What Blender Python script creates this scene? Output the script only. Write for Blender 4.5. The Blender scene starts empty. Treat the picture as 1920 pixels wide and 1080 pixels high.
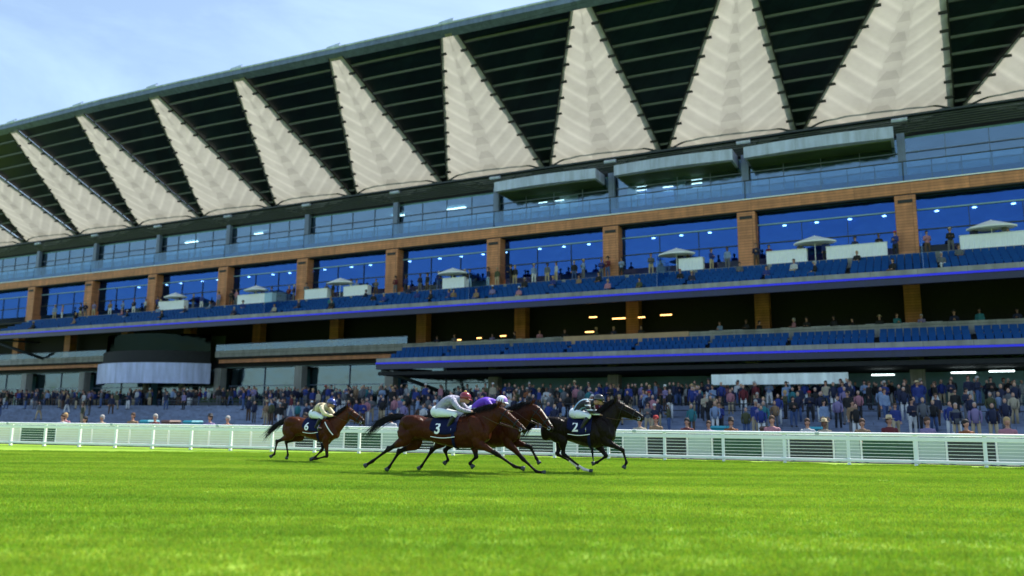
import bpy, bmesh, math, random
import numpy as np
from mathutils import Vector, Matrix
from mathutils.bvhtree import BVHTree
random.seed(11); rng = np.random.default_rng(11)
C = bpy.context.scene.collection
SC = bpy.context.scene
PI = math.pi

# ------------------------------------------------------------ camera, sky, sun, exposure
cam = bpy.data.cameras.new('camera'); camo = bpy.data.objects.new('camera', cam); C.objects.link(camo)
SC.camera = camo
cam.sensor_width = 36; cam.lens = 1500 / 1920 * 36
cam.clip_start = 0.1; cam.clip_end = 3000
PITCH = math.radians(9.183); ROLL = math.radians(0.447)
camo.matrix_world = Matrix.Translation((0, 0, 1.35)) @ Matrix.Rotation(PI / 2 + PITCH, 4, 'X') @ Matrix.Rotation(ROLL, 4, 'Z')
cam.dof.use_dof = True; cam.dof.focus_distance = 20.5; cam.dof.aperture_fstop = 0.55

SUN_AZ = math.radians(53); SUN_EL = math.radians(54)
w = bpy.data.worlds.new('World'); SC.world = w; w.use_nodes = True
nt = w.node_tree; bg = nt.nodes['Background']
sky = nt.nodes.new('ShaderNodeTexSky'); sky.sky_type = 'NISHITA'; sky.sun_disc = False
sky.sun_elevation = SUN_EL; sky.sun_rotation = SUN_AZ; sky.air_density = 1.0; sky.dust_density = 1.0; sky.ozone_density = 1.4
tc = nt.nodes.new('ShaderNodeTexCoord'); mp = nt.nodes.new('ShaderNodeMapping'); mp.inputs['Scale'].default_value = (1.2, 1.2, 3.4)
mp.inputs['Location'].default_value = (0.35, 0.2, 0.1)
nz = nt.nodes.new('ShaderNodeTexNoise'); nz.inputs['Scale'].default_value = 2.6; nz.inputs['Detail'].default_value = 9; nz.inputs['Roughness'].default_value = 0.62
nz.inputs['Distortion'].default_value = 0.5
cr = nt.nodes.new('ShaderNodeValToRGB'); cr.color_ramp.elements[0].position = 0.42; cr.color_ramp.elements[1].position = 0.82
cr.color_ramp.elements[0].color = (.10, .10, .10, 1); cr.color_ramp.elements[1].color = (.30, .30, .30, 1)
mx = nt.nodes.new('ShaderNodeMix'); mx.data_type = 'RGBA'; mx.inputs['B'].default_value = (6.6, 8.9, 10.4, 1)
nt.links.new(tc.outputs['Generated'], mp.inputs[0]); nt.links.new(mp.outputs[0], nz.inputs[0]); nt.links.new(nz.outputs[0], cr.inputs[0])
nt.links.new(cr.outputs[0], mx.inputs['Factor']); nt.links.new(sky.outputs[0], mx.inputs['A']); nt.links.new(mx.outputs['Result'], bg.inputs[0])
bg.inputs[1].default_value = 0.14
sl = bpy.data.lights.new('sun', 'SUN'); so = bpy.data.objects.new('sun', sl); C.objects.link(so)
sl.energy = 4.6; sl.angle = math.radians(0.53); sl.color = (1, .94, .84)
sd = Vector((math.sin(SUN_AZ) * math.cos(SUN_EL), math.cos(SUN_AZ) * math.cos(SUN_EL), math.sin(SUN_EL)))
so.rotation_euler = sd.to_track_quat('Z', 'Y').to_euler(); so.location = (30, 30, 60)
SC.view_settings.view_transform = 'Standard'; SC.view_settings.look = 'None'
SC.view_settings.exposure = 0.6; SC.view_settings.gamma = 1.0
SC.render.engine = 'CYCLES'; SC.cycles.max_bounces = 6; SC.cycles.transparent_max_bounces = 16
SC.cycles.use_denoising = True

# ------------------------------------------------------------ materials
M = {}
def mat(name, col, rough=.6, metal=0, spec=.5, noise=0, nscale=4, bump=0, bscale=20, emit=None, estr=0, coat=0, sheen=0, stretch=None):
    m = bpy.data.materials.new(name); m.use_nodes = True; t = m.node_tree; b = t.nodes['Principled BSDF']
    b.inputs['Roughness'].default_value = rough; b.inputs['Metallic'].default_value = metal
    b.inputs['Specular IOR Level'].default_value = spec; b.inputs['Base Color'].default_value = (*col, 1)
    b.inputs['Coat Weight'].default_value = coat; b.inputs['Sheen Weight'].default_value = sheen
    co = None
    if noise or bump:
        co = t.nodes.new('ShaderNodeTexCoord'); mpp = t.nodes.new('ShaderNodeMapping'); t.links.new(co.outputs['Object'], mpp.inputs[0])
        if stretch: mpp.inputs['Scale'].default_value = stretch
    if noise:
        n = t.nodes.new('ShaderNodeTexNoise'); n.inputs['Scale'].default_value = nscale; n.inputs['Detail'].default_value = 6
        r = t.nodes.new('ShaderNodeMapRange'); r.inputs[1].default_value = .25; r.inputs[2].default_value = .75
        r.inputs[3].default_value = 1 - noise; r.inputs[4].default_value = 1 + noise
        v = t.nodes.new('ShaderNodeVectorMath'); v.operation = 'SCALE'; v.inputs[0].default_value = col
        t.links.new(mpp.outputs[0], n.inputs[0]); t.links.new(n.outputs[0], r.inputs[0]); t.links.new(r.outputs[0], v.inputs['Scale'])
        t.links.new(v.outputs[0], b.inputs['Base Color'])
    if bump:
        n = t.nodes.new('ShaderNodeTexNoise'); n.inputs['Scale'].default_value = bscale; n.inputs['Detail'].default_value = 4
        u = t.nodes.new('ShaderNodeBump'); u.inputs['Strength'].default_value = bump; u.inputs['Distance'].default_value = .02
        t.links.new(mpp.outputs[0], n.inputs[0]); t.links.new(n.outputs[0], u.inputs['Height']); t.links.new(u.outputs[0], b.inputs['Normal'])
    if emit: b.inputs['Emission Color'].default_value = (*emit, 1); b.inputs['Emission Strength'].default_value = estr
    M[name] = m; return m
def glass(name, tint, refl, fac, rough=.03):
    m = bpy.data.materials.new(name); m.use_nodes = True; t = m.node_tree; t.nodes.clear()
    o = t.nodes.new('ShaderNodeOutputMaterial'); a = t.nodes.new('ShaderNodeBsdfTransparent'); a.inputs[0].default_value = (*tint, 1)
    g = t.nodes.new('ShaderNodeBsdfGlossy'); g.inputs['Color'].default_value = (*refl, 1); g.inputs['Roughness'].default_value = rough
    # slight waviness of the panes
    co = t.nodes.new('ShaderNodeTexCoord'); n = t.nodes.new('ShaderNodeTexNoise'); n.inputs['Scale'].default_value = .35; n.inputs['Detail'].default_value = 3
    u = t.nodes.new('ShaderNodeBump'); u.inputs['Strength'].default_value = .25; u.inputs['Distance'].default_value = .25
    t.links.new(co.outputs['Object'], n.inputs[0]); t.links.new(n.outputs[0], u.inputs['Height']); t.links.new(u.outputs[0], g.inputs['Normal'])
    x = t.nodes.new('ShaderNodeMixShader'); x.inputs[0].default_value = fac
    t.links.new(a.outputs[0], x.inputs[1]); t.links.new(g.outputs[0], x.inputs[2]); t.links.new(x.outputs[0], o.inputs[0])
    M[name] = m; return m

mat('white_metal', (.90, .92, .92), .35, noise=.05, nscale=3)
mat('white_panel', (.72, .74, .70), .5, noise=.07, nscale=2)
mat('grey_panel', (.42, .50, .50), .5, noise=.07, nscale=2)
mat('cream_panel', (.78, .76, .66), .5, noise=.06, nscale=2)
mat('green_panel', (.012, .07, .04), .5, noise=.3, nscale=5)
mat('dark_panel', (.02, .03, .035), .5, noise=.3, nscale=5)
mat('steel_dark', (.035, .045, .055), .45, .3, noise=.2)
mat('steel_grey', (.13, .17, .26), .4, .2, noise=.12)
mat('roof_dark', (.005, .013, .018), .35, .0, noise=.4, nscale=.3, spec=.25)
mat('purlin', (.085, .10, .105), .5, noise=.12)
mat('glass_frame_pale', (.22, .36, .42), .4)
mat('roof_top', (.35, .37, .38), .5, noise=.1)
mat('concrete', (.30, .30, .28), .8, noise=.16, nscale=.8, bump=.2)
mat('concrete_blue', (.18, .22, .32), .8, noise=.22, nscale=.7, bump=.2)
mat('terracotta', (.58, .23, .10), .6, noise=.16, nscale=1.4)
mat('timber_tan', (.55, .36, .22), .6, noise=.12, nscale=2)
mat('seat_blue', (.003, .06, .24), .6, spec=.15, noise=.15, nscale=2)
mat('line_blue', (.01, .012, .75), .3, emit=(.01, .012, 1), estr=.13)
mat('navy', (.006, .010, .06), .35, noise=.2)
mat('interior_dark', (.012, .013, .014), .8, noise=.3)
mat('interior_blue', (.03, .10, .42), .6, noise=.25, nscale=.4)
mat('interior_teal', (.12, .25, .30), .7, noise=.3, nscale=.5)
mat('interior_green', (.045, .075, .03), .7, noise=.5, nscale=.4)
mat('fascia_white', (.46, .52, .76), .45, noise=.05)
mat('sign_white', (.84, .92, .90), .5, noise=.04)
mat('cloth_white', (.86, .88, .90), .8, noise=.04, bump=.3, bscale=6)
mat('lamp_white', (1, 1, 1), .5, emit=(1, .97, .92), estr=7)
mat('lamp_down', (1, 1, 1), .5, emit=(1, .62, .3), estr=40)
mat('blind_mid', (.10, .20, .34), .7, noise=.2)
mat('blind_navy', (.006, .028, .16), .7, noise=.1)
mat('lamp_tube', (1, 1, 1), .5, emit=(.82, 1, 1), estr=3.0)
mat('lamp_warm', (1, .6, .3), .5, emit=(1, .5, .15), estr=3.5)
mat('asphalt', (.075, .08, .09), .85, noise=.25, nscale=3, bump=.2)
mat('leaf', (.035, .09, .02), .6, noise=.5, nscale=8)
mat('turquoise', (.02, .28, .36), .5, noise=.1)
mat('brown_plastic', (.10, .045, .03), .5, noise=.1)
mat('rubber', (.015, .015, .016), .6)
mat('leather_black', (.008, .008, .010), .3, noise=.2, spec=.35)
mat('leather_brown', (.06, .025, .012), .4, noise=.2)
mat('navy_cloth', (.005, .008, .045), .8, spec=.15, noise=.2, nscale=14, bump=.3, bscale=30)
mat('number_white', (.85, .86, .88), .6)
mat('hair_black', (.006, .005, .005), .4, spec=.15, noise=.4, nscale=9)
mat('horse_eye', (.008, .005, .004), .08, coat=.6)
mat('steel_bit', (.6, .6, .6), .25, 1)
mat('skin', (.42, .22, .15), .5, noise=.1, nscale=20)
mat('skin_dark', (.16, .08, .05), .5, noise=.1, nscale=20)
mat('breeches', (.74, .79, .84), .6, noise=.06, nscale=9, bump=.35, bscale=14)
mat('helmet_navy', (.02, .04, .22), .2, coat=.5)
mat('helmet_red', (.20, .006, .022), .3, coat=.4, noise=.15, nscale=12)
mat('helmet_black', (.012, .014, .02), .2, coat=.5)
mat('gold', (.6, .38, .10), .5)
mat('goggle', (.02, .02, .03), .1, coat=.6)
glass('glass_blue', (.22, .42, .82), (.07, .20, .52), .38, .06)
glass('glass_pale', (.58, .76, .84), (.36, .47, .55), .36, .1)
glass('glass_rail', (.70, .84, .92), (.5, .64, .72), .13, .05)
glass('glass_teal', (.45, .58, .62), (.32, .45, .52), .26, .08)
glass('glass_dark', (.04, .06, .05), (.10, .16, .13), .08, .08)

def panelled(name, bw, bh, gap, dark=.55, vary=.12):
    """adds board or panel joints (running in x+y and z of the object) to a material"""
    m = M[name]; t = m.node_tree; b = t.nodes['Principled BSDF']; src = b.inputs['Base Color'].links[0].from_socket
    co = t.nodes.new('ShaderNodeTexCoord'); sp = t.nodes.new('ShaderNodeSeparateXYZ'); cb = t.nodes.new('ShaderNodeCombineXYZ'); ad = t.nodes.new('ShaderNodeMath')
    t.links.new(co.outputs['Object'], sp.inputs[0]); t.links.new(sp.outputs[0], ad.inputs[0]); t.links.new(sp.outputs[1], ad.inputs[1]); t.links.new(ad.outputs[0], cb.inputs[0]); t.links.new(sp.outputs[2], cb.inputs[1])
    br = t.nodes.new('ShaderNodeTexBrick'); br.offset = 0; br.inputs['Scale'].default_value = 1; br.inputs['Brick Width'].default_value = bw; br.inputs['Row Height'].default_value = bh; br.inputs['Mortar Size'].default_value = gap
    br.inputs['Color1'].default_value = (1 + vary,) * 3 + (1,); br.inputs['Color2'].default_value = (1 - vary,) * 3 + (1,); br.inputs['Mortar'].default_value = (dark,) * 3 + (1,); br.inputs['Mortar Smooth'].default_value = .2
    t.links.new(cb.outputs[0], br.inputs['Vector'])
    x = t.nodes.new('ShaderNodeMix'); x.data_type = 'RGBA'; x.blend_type = 'MULTIPLY'; x.inputs['Factor'].default_value = 1
    # rain streaks running down the face
    mp3 = t.nodes.new('ShaderNodeMapping'); mp3.inputs['Scale'].default_value = (1.6, 1.6, .25); nz3 = t.nodes.new('ShaderNodeTexNoise'); nz3.inputs['Scale'].default_value = 1.3; nz3.inputs['Detail'].default_value = 6
    mr3 = t.nodes.new('ShaderNodeMapRange'); mr3.inputs[1].default_value = .3; mr3.inputs[2].default_value = .7; mr3.inputs[3].default_value = .72; mr3.inputs[4].default_value = 1.12; vv = t.nodes.new('ShaderNodeVectorMath'); vv.operation = 'SCALE'
    t.links.new(co.outputs['Object'], mp3.inputs[0]); t.links.new(mp3.outputs[0], nz3.inputs[0]); t.links.new(nz3.outputs[0], mr3.inputs[0]); t.links.new(br.outputs[0], vv.inputs[0]); t.links.new(mr3.outputs[0], vv.inputs['Scale'])
    t.links.new(src, x.inputs['A']); t.links.new(vv.outputs[0], x.inputs['B']); t.links.new(x.outputs['Result'], b.inputs['Base Color'])
panelled('terracotta', 3.86, .225, .018, .5); panelled('fascia_white', 1.93, 8, .012, .6, .05); panelled('concrete', 2.9, 8, .02, .55, .10); panelled('concrete_blue', 5.8, 8, .02, .6, .14)
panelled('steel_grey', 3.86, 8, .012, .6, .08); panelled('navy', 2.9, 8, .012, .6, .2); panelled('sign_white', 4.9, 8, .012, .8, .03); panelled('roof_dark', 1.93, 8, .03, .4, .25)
def fabric_material():
    m = bpy.data.materials.new('roof_fabric'); m.use_nodes = True; t = m.node_tree; t.nodes.clear()
    o = t.nodes.new('ShaderNodeOutputMaterial'); d = t.nodes.new('ShaderNodeBsdfDiffuse'); tr = t.nodes.new('ShaderNodeBsdfTranslucent')
    mix = t.nodes.new('ShaderNodeMixShader'); mix.inputs[0].default_value = .42
    uv = t.nodes.new('ShaderNodeUVMap'); uv.uv_map = 'fab'; sp = t.nodes.new('ShaderNodeSeparateXYZ'); t.links.new(uv.outputs[0], sp.inputs[0])
    def mth(op, a, b=None, clamp=False):
        n = t.nodes.new('ShaderNodeMath'); n.operation = op; n.use_clamp = clamp
        for i, v in enumerate((a, b)):
            if v is None: continue
            if isinstance(v, (int, float)): n.inputs[i].default_value = v
            else: t.links.new(v, n.inputs[i])
        return n.outputs[0]
    s = sp.outputs[0]; wv = mth('ABSOLUTE', sp.outputs[1])
    ph = mth('FRACT', mth('DIVIDE', mth('ADD', s, mth('MULTIPLY', wv, .75)), 1.74))
    band = mth('SUBTRACT', 1.0, mth('MULTIPLY', mth('ABSOLUTE', mth('SUBTRACT', ph, .5)), 4.6), True)       # bright doubled seam
    seam = mth('MULTIPLY', band, mth('GREATER_THAN', wv, mth('MULTIPLY', s, .06)))
    # darker wedge patches along the spine
    fs = mth('FRACT', mth('DIVIDE', s, 1.74)); wedge = mth('LESS_THAN', wv, mth('MULTIPLY', mth('MULTIPLY', fs, s), .062))
    wedge = mth('MULTIPLY', wedge, mth('GREATER_THAN', fs, .45)); spine = mth('LESS_THAN', wv, mth('ADD', mth('MULTIPLY', s, .062), .1))
    val = mth('ADD', mth('SUBTRACT', mth('ADD', .74, mth('MULTIPLY', seam, .15)), mth('MULTIPLY', wedge, .10)), mth('MULTIPLY', spine, -.04))
    nz = t.nodes.new('ShaderNodeTexNoise'); nz.inputs['Scale'].default_value = .45; nz.inputs['Detail'].default_value = 7; nz.inputs['Roughness'].default_value = .65; oc = t.nodes.new('ShaderNodeTexCoord')
    t.links.new(oc.outputs['Object'], nz.inputs[0]); val = mth('MULTIPLY', val, mth('ADD', .72, mth('MULTIPLY', nz.outputs[0], .52)))
    v = t.nodes.new('ShaderNodeVectorMath'); v.operation = 'SCALE'; v.inputs[0].default_value = (.53, .51, .45); t.links.new(val, v.inputs['Scale'])
    t.links.new(v.outputs[0], d.inputs[0]); t.links.new(v.outputs[0], tr.inputs[0])
    t.links.new(d.outputs[0], mix.inputs[1]); t.links.new(tr.outputs[0], mix.inputs[2]); t.links.new(mix.outputs[0], o.inputs[0])
    M['roof_fabric'] = m
fabric_material()

def coat_material(name, rough=.36):
    m = bpy.data.materials.new(name); m.use_nodes = True; t = m.node_tree; b = t.nodes['Principled BSDF']
    a = t.nodes.new('ShaderNodeVertexColor'); a.layer_name = 'coat'
    co = t.nodes.new('ShaderNodeTexCoord'); n = t.nodes.new('ShaderNodeTexNoise'); n.inputs['Scale'].default_value = 7; n.inputs['Detail'].default_value = 8
    r = t.nodes.new('ShaderNodeMapRange'); r.inputs[3].default_value = .62; r.inputs[4].default_value = 1.4
    v = t.nodes.new('ShaderNodeVectorMath'); v.operation = 'SCALE'
    t.links.new(co.outputs['Object'], n.inputs[0]); t.links.new(n.outputs[0], r.inputs[0]); t.links.new(a.outputs[0], v.inputs[0]); t.links.new(r.outputs[0], v.inputs['Scale'])
    t.links.new(v.outputs[0], b.inputs['Base Color'])
    n2 = t.nodes.new('ShaderNodeTexNoise'); n2.inputs['Scale'].default_value = 9; n2.inputs['Detail'].default_value = 3
    mp2 = t.nodes.new('ShaderNodeMapping'); mp2.inputs['Scale'].default_value = (1, 1, .5); mp2.inputs['Rotation'].default_value = (0, .5, 0)
    t.links.new(co.outputs['Object'], mp2.inputs[0]); t.links.new(mp2.outputs[0], n2.inputs[0])
    u = t.nodes.new('ShaderNodeBump'); u.inputs['Strength'].default_value = .8; u.inputs['Distance'].default_value = .05
    t.links.new(n2.outputs[0], u.inputs['Height']); t.links.new(u.outputs[0], b.inputs['Normal'])
    b.inputs['Roughness'].default_value = rough; b.inputs['Specular IOR Level'].default_value = .11
    b.inputs['Coat Weight'].default_value = 0; b.inputs['Coat Roughness'].default_value = .3
    M[name] = m
coat_material('horse_coat', .36)

def stripe_material(name, a, b, scale, axis=2, width=.5, rough=.55):
    m = bpy.data.materials.new(name); m.use_nodes = True; t = m.node_tree; bs = t.nodes['Principled BSDF']; bs.inputs['Roughness'].default_value = rough
    co = t.nodes.new('ShaderNodeTexCoord'); sp = t.nodes.new('ShaderNodeSeparateXYZ'); t.links.new(co.outputs['Object'], sp.inputs[0])
    k = t.nodes.new('ShaderNodeMath'); k.operation = 'MULTIPLY'; k.inputs[1].default_value = scale; t.links.new(sp.outputs[axis], k.inputs[0])
    f = t.nodes.new('ShaderNodeMath'); f.operation = 'FRACT'; t.links.new(k.outputs[0], f.inputs[0])
    g = t.nodes.new('ShaderNodeMath'); g.operation = 'LESS_THAN'; g.inputs[1].default_value = width; t.links.new(f.outputs[0], g.inputs[0])
    x = t.nodes.new('ShaderNodeMix'); x.data_type = 'RGBA'; x.inputs['A'].default_value = (*a, 1); x.inputs['B'].default_value = (*b, 1)
    t.links.new(g.outputs[0], x.inputs['Factor']); t.links.new(x.outputs['Result'], bs.inputs['Base Color'])
    n = t.nodes.new('ShaderNodeTexNoise'); n.inputs['Scale'].default_value = 11; n.inputs['Distortion'].default_value = 1.5; u = t.nodes.new('ShaderNodeBump'); u.inputs['Strength'].default_value = .9; u.inputs['Distance'].default_value = .05
    t.links.new(co.outputs['Object'], n.inputs[0]); t.links.new(n.outputs[0], u.inputs['Height']); t.links.new(u.outputs[0], bs.inputs['Normal'])
    M[name] = m
stripe_material('silk_teal_black', (.26, .46, .60), (.010, .014, .022), 10, 1, .6)
stripe_material('silk_sleeve_black', (.62, .68, .74), (.010, .012, .016), 9, 2, .72)
stripe_material('silk_grey', (.36, .35, .47), (.27, .27, .38), 22, 1, .3)
stripe_material('silk_cream', (.66, .55, .34), (.24, .20, .12), 4.2, 0, .42)
mat('silk_purple', (.10, .02, .42), .5, noise=.15, nscale=9, bump=.5, bscale=12)
mat('silk_sleeve_cream', (.75, .64, .42), .55, bump=.4, bscale=14)
mat('helmet_white', (.80, .80, .84), .35, noise=.05)
mat('lilac', (.45, .25, .75), .5)

# ------------------------------------------------------------ mesh helpers
def tag(o, label=None, cat=None, group=None, kind=None):
    if label: o['label'] = label
    if cat: o['category'] = cat
    if group: o['group'] = group
    if kind: o['kind'] = kind
    return o
def empty(name, loc=(0, 0, 0), rz=0, label=None, cat=None, group=None):
    o = bpy.data.objects.new(name, None); C.objects.link(o); o.location = loc; o.rotation_euler = (0, 0, rz)
    o.empty_display_size = .2
    return tag(o, label, cat, group)
class MB:
    def __init__(s): s.v = []; s.f = []
    def add(s, vs, fs):
        b = len(s.v); s.v.extend([tuple(map(float, p)) for p in vs]); s.f.extend([tuple(b + i for i in f) for f in fs])
    def box(s, x0, x1, y0, y1, z0, z1):
        s.add([(x0, y0, z0), (x1, y0, z0), (x1, y1, z0), (x0, y1, z0), (x0, y0, z1), (x1, y0, z1), (x1, y1, z1), (x0, y1, z1)],
              [(0, 3, 2, 1), (4, 5, 6, 7), (0, 1, 5, 4), (1, 2, 6, 5), (2, 3, 7, 6), (3, 0, 4, 7)])
    def prism(s, poly, x0, x1):   # poly in (y,z), extruded along x
        n = len(poly); s.add([(x0, y, z) for y, z in poly] + [(x1, y, z) for y, z in poly],
              [tuple(range(n))[::-1], tuple(range(n, 2 * n))] + [(i, (i + 1) % n, n + (i + 1) % n, n + i) for i in range(n)])
    def tube(s, pts, r, n=8):
        P = [Vector(p) for p in pts]; R = r if isinstance(r, (list, tuple)) else [r] * len(P)
        rings = []; up = None
        for i, p in enumerate(P):
            d = (P[min(i + 1, len(P) - 1)] - P[max(i - 1, 0)]).normalized()
            a = d.orthogonal() if up is None else (up - d * up.dot(d))
            if a.length < 1e-6: a = d.orthogonal()
            a.normalize(); up = a; b = d.cross(a)
            rings.append([p + (a * math.cos(2 * PI * k / n) + b * math.sin(2 * PI * k / n)) * R[i] for k in range(n)])
        vs = [q for r_ in rings for q in r_]; fs = []
        for i in range(len(P) - 1):
            for k in range(n): fs.append((i * n + k, i * n + (k + 1) % n, (i + 1) * n + (k + 1) % n, (i + 1) * n + k))
        fs.append(tuple(range(n))[::-1]); fs.append(tuple(range((len(P) - 1) * n, len(P) * n)))
        s.add(vs, fs)
    def ellipsoid(s, c, r, rot=None, n=14, m=9):
        vs = []; fs = []
        R = rot or Matrix.Identity(3)
        vs.append(Vector((0, 0, r[2])))
        for j in range(1, m):
            th = PI * j / m
            for i in range(n):
                a = 2 * PI * i / n; vs.append(Vector((r[0] * math.sin(th) * math.cos(a), r[1] * math.sin(th) * math.sin(a), r[2] * math.cos(th))))
        vs.append(Vector((0, 0, -r[2])))
        for i in range(n): fs.append((0, 1 + i, 1 + (i + 1) % n))
        for j in range(m - 2):
            for i in range(n): fs.append((1 + j * n + i, 1 + (j + 1) * n + i, 1 + (j + 1) * n + (i + 1) % n, 1 + j * n + (i + 1) % n))
        L = len(vs) - 1; o = 1 + (m - 2) * n
        for i in range(n): fs.append((L, o + (i + 1) % n, o + i))
        s.add([R @ v + Vector(c) for v in vs], fs)
    def rings(s, rings):   # closed loft through rings of equal count
        n = len(rings[0]); vs = [p for r in rings for p in r]; fs = []
        for i in range(len(rings) - 1):
            for k in range(n): fs.append((i * n + k, i * n + (k + 1) % n, (i + 1) * n + (k + 1) % n, (i + 1) * n + k))
        fs.append(tuple(range(n))[::-1]); fs.append(tuple(range((len(rings) - 1) * n, len(rings) * n)))
        s.add(vs, fs)
    def mesh(s, name):
        me = bpy.data.meshes.new(name); me.from_pydata(s.v, [], s.f)
        bm = bmesh.new(); bm.from_mesh(me); bmesh.ops.recalc_face_normals(bm, faces=bm.faces); bm.to_mesh(me); bm.free()
        return me
    def build(s, name, m, parent=None, smooth=False, bevel=0):
        me = s.mesh(name)
        o = bpy.data.objects.new(name, me); C.objects.link(o); me.materials.append(M[m] if isinstance(m, str) else m)
        if parent: o.parent = parent
        if smooth: me.shade_smooth()
        if bevel:
            b = o.modifiers.new('bevel', 'BEVEL'); b.width = bevel; b.segments = 1; b.limit_method = 'ANGLE'
        return o
def box(name, m, parent, x0, x1, y0, y1, z0, z1, bevel=0):
    b = MB(); b.box(x0, x1, y0, y1, z0, z1); return b.build(name, m, parent, bevel=bevel)
def link_copy(src, parent=None, loc=None, rz=None):
    o = src.copy(); C.objects.link(o); o.parent = parent
    if loc is not None: o.location = loc
    if rz is not None: o.rotation_euler = (0, 0, rz)
    return o
def copy_tree(src, loc=None, rz=None, parent=None):
    o = link_copy(src, parent, loc, rz)
    for ch in src.children:
        copy_tree(ch, None, None, o)
    return o
def remeshed(mb, voxel, smooth=4, name='m', factor=.5):
    me = mb.mesh('tmp'); o = bpy.data.objects.new('tmp', me); C.objects.link(o)
    r = o.modifiers.new('r', 'REMESH'); r.mode = 'VOXEL'; r.voxel_size = voxel
    if smooth: q = o.modifiers.new('s', 'SMOOTH'); q.iterations = smooth; q.factor = factor
    dg = bpy.context.evaluated_depsgraph_get(); dg.update()
    nm = bpy.data.meshes.new_from_object(o.evaluated_get(dg)); nm.name = name
    bpy.data.objects.remove(o); bpy.data.meshes.remove(me); nm.shade_smooth(); nm.materials.clear()
    return nm
def put(name, me, m, parent=None):
    o = bpy.data.objects.new(name, me); C.objects.link(o); me.materials.append(M[m] if isinstance(m, str) else m)
    if parent: o.parent = parent
    return o
def catmull(A, n):
    A = np.asarray(A, float); k = len(A)
    d = np.r_[0, np.cumsum(np.maximum(np.linalg.norm(np.diff(A[:, :3], axis=0), axis=1), 1e-4))]
    t = np.linspace(0, d[-1], n); out = []
    T = np.empty_like(A)
    for i in range(k):
        a, b = max(i - 1, 0), min(i + 1, k - 1); T[i] = (A[b] - A[a]) / (d[b] - d[a])
    for x in t:
        i = min(max(np.searchsorted(d, x) - 1, 0), k - 2); h = d[i + 1] - d[i]; u = (x - d[i]) / h
        out.append((2*u**3-3*u*u+1)*A[i] + (u**3-2*u*u+u)*h*T[i] + (-2*u**3+3*u*u)*A[i+1] + (u**3-u*u)*h*T[i+1])
    return np.array(out)
def limb(mb, rows, n=24, k=14, power=1.0):
    """rows: x,y,z, r_inplane, r_lateral ; sections lie across the path"""
    A = catmull(rows, n); rs = []
    for i in range(n):
        p = A[i, :3]; d = A[min(i + 1, n - 1), :3] - A[max(i - 1, 0), :3]; d = d / (np.linalg.norm(d) + 1e-9)
        lat = np.array([0, 1, 0.]) - d * d[1]
        if np.linalg.norm(lat) < .2: lat = np.array([1, 0, 0.]) - d * d[0]
        lat /= np.linalg.norm(lat); nr = np.cross(lat, d)
        r1 = max(A[i, 3], .004); r2 = max(A[i, 4], .004)
        if i in (0, n - 1): r1 *= .6; r2 *= .6
        rs.append([p + nr * r1 * math.cos(2 * PI * j / k) + lat * r2 * math.sin(2 * PI * j / k) for j in range(k)])
    mb.rings(rs)
def pairs(mb, top, bot, hw, n=26, k=20, y=0, sq=.9):
    """closed loft whose side outline follows top and bottom lines"""
    def rs(L, m):
        L = np.asarray(L, float); d = np.r_[0, np.cumsum(np.linalg.norm(np.diff(L, axis=0), axis=1))]; t = np.linspace(0, d[-1], m)
        return np.stack([np.interp(t, d, L[:, i]) for i in range(2)], 1)
    m = 7; T = rs(top, m); B = rs(bot, m); H = np.interp(np.linspace(0, 1, m), np.linspace(0, 1, len(hw)), hw)
    A = np.c_[T[:, 0], B[:, 0], T[:, 1], B[:, 1], H]; A = np.c_[(T + B) / 2, np.zeros(m), A]; A = catmull(A, n)[:, 3:]
    R = []
    for i, (tx, bx, tz, bz, h) in enumerate(A):
        e = .7 if i in (0, n - 1) else 1; c = np.array([(tx + bx) / 2, (tz + bz) / 2]); a = np.array([(tx - bx) / 2, (tz - bz) / 2]) * e
        ring = []
        for j in range(k):
            th = 2 * PI * j / k; cc, ss = math.cos(th), math.sin(th); cc = math.copysign(abs(cc) ** sq, cc); ss = math.copysign(abs(ss) ** sq, ss)
            q = c + a * cc; ring.append((q[0], y + h * e * ss, q[1]))
        R.append(ring)
    mb.rings(R)
    return A
def strand(mb, pts, r0, r1, n=3):
    k = len(pts); mb.tube(pts, [r0 + (r1 - r0) * i / (k - 1) for i in range(k)], n)

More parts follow.
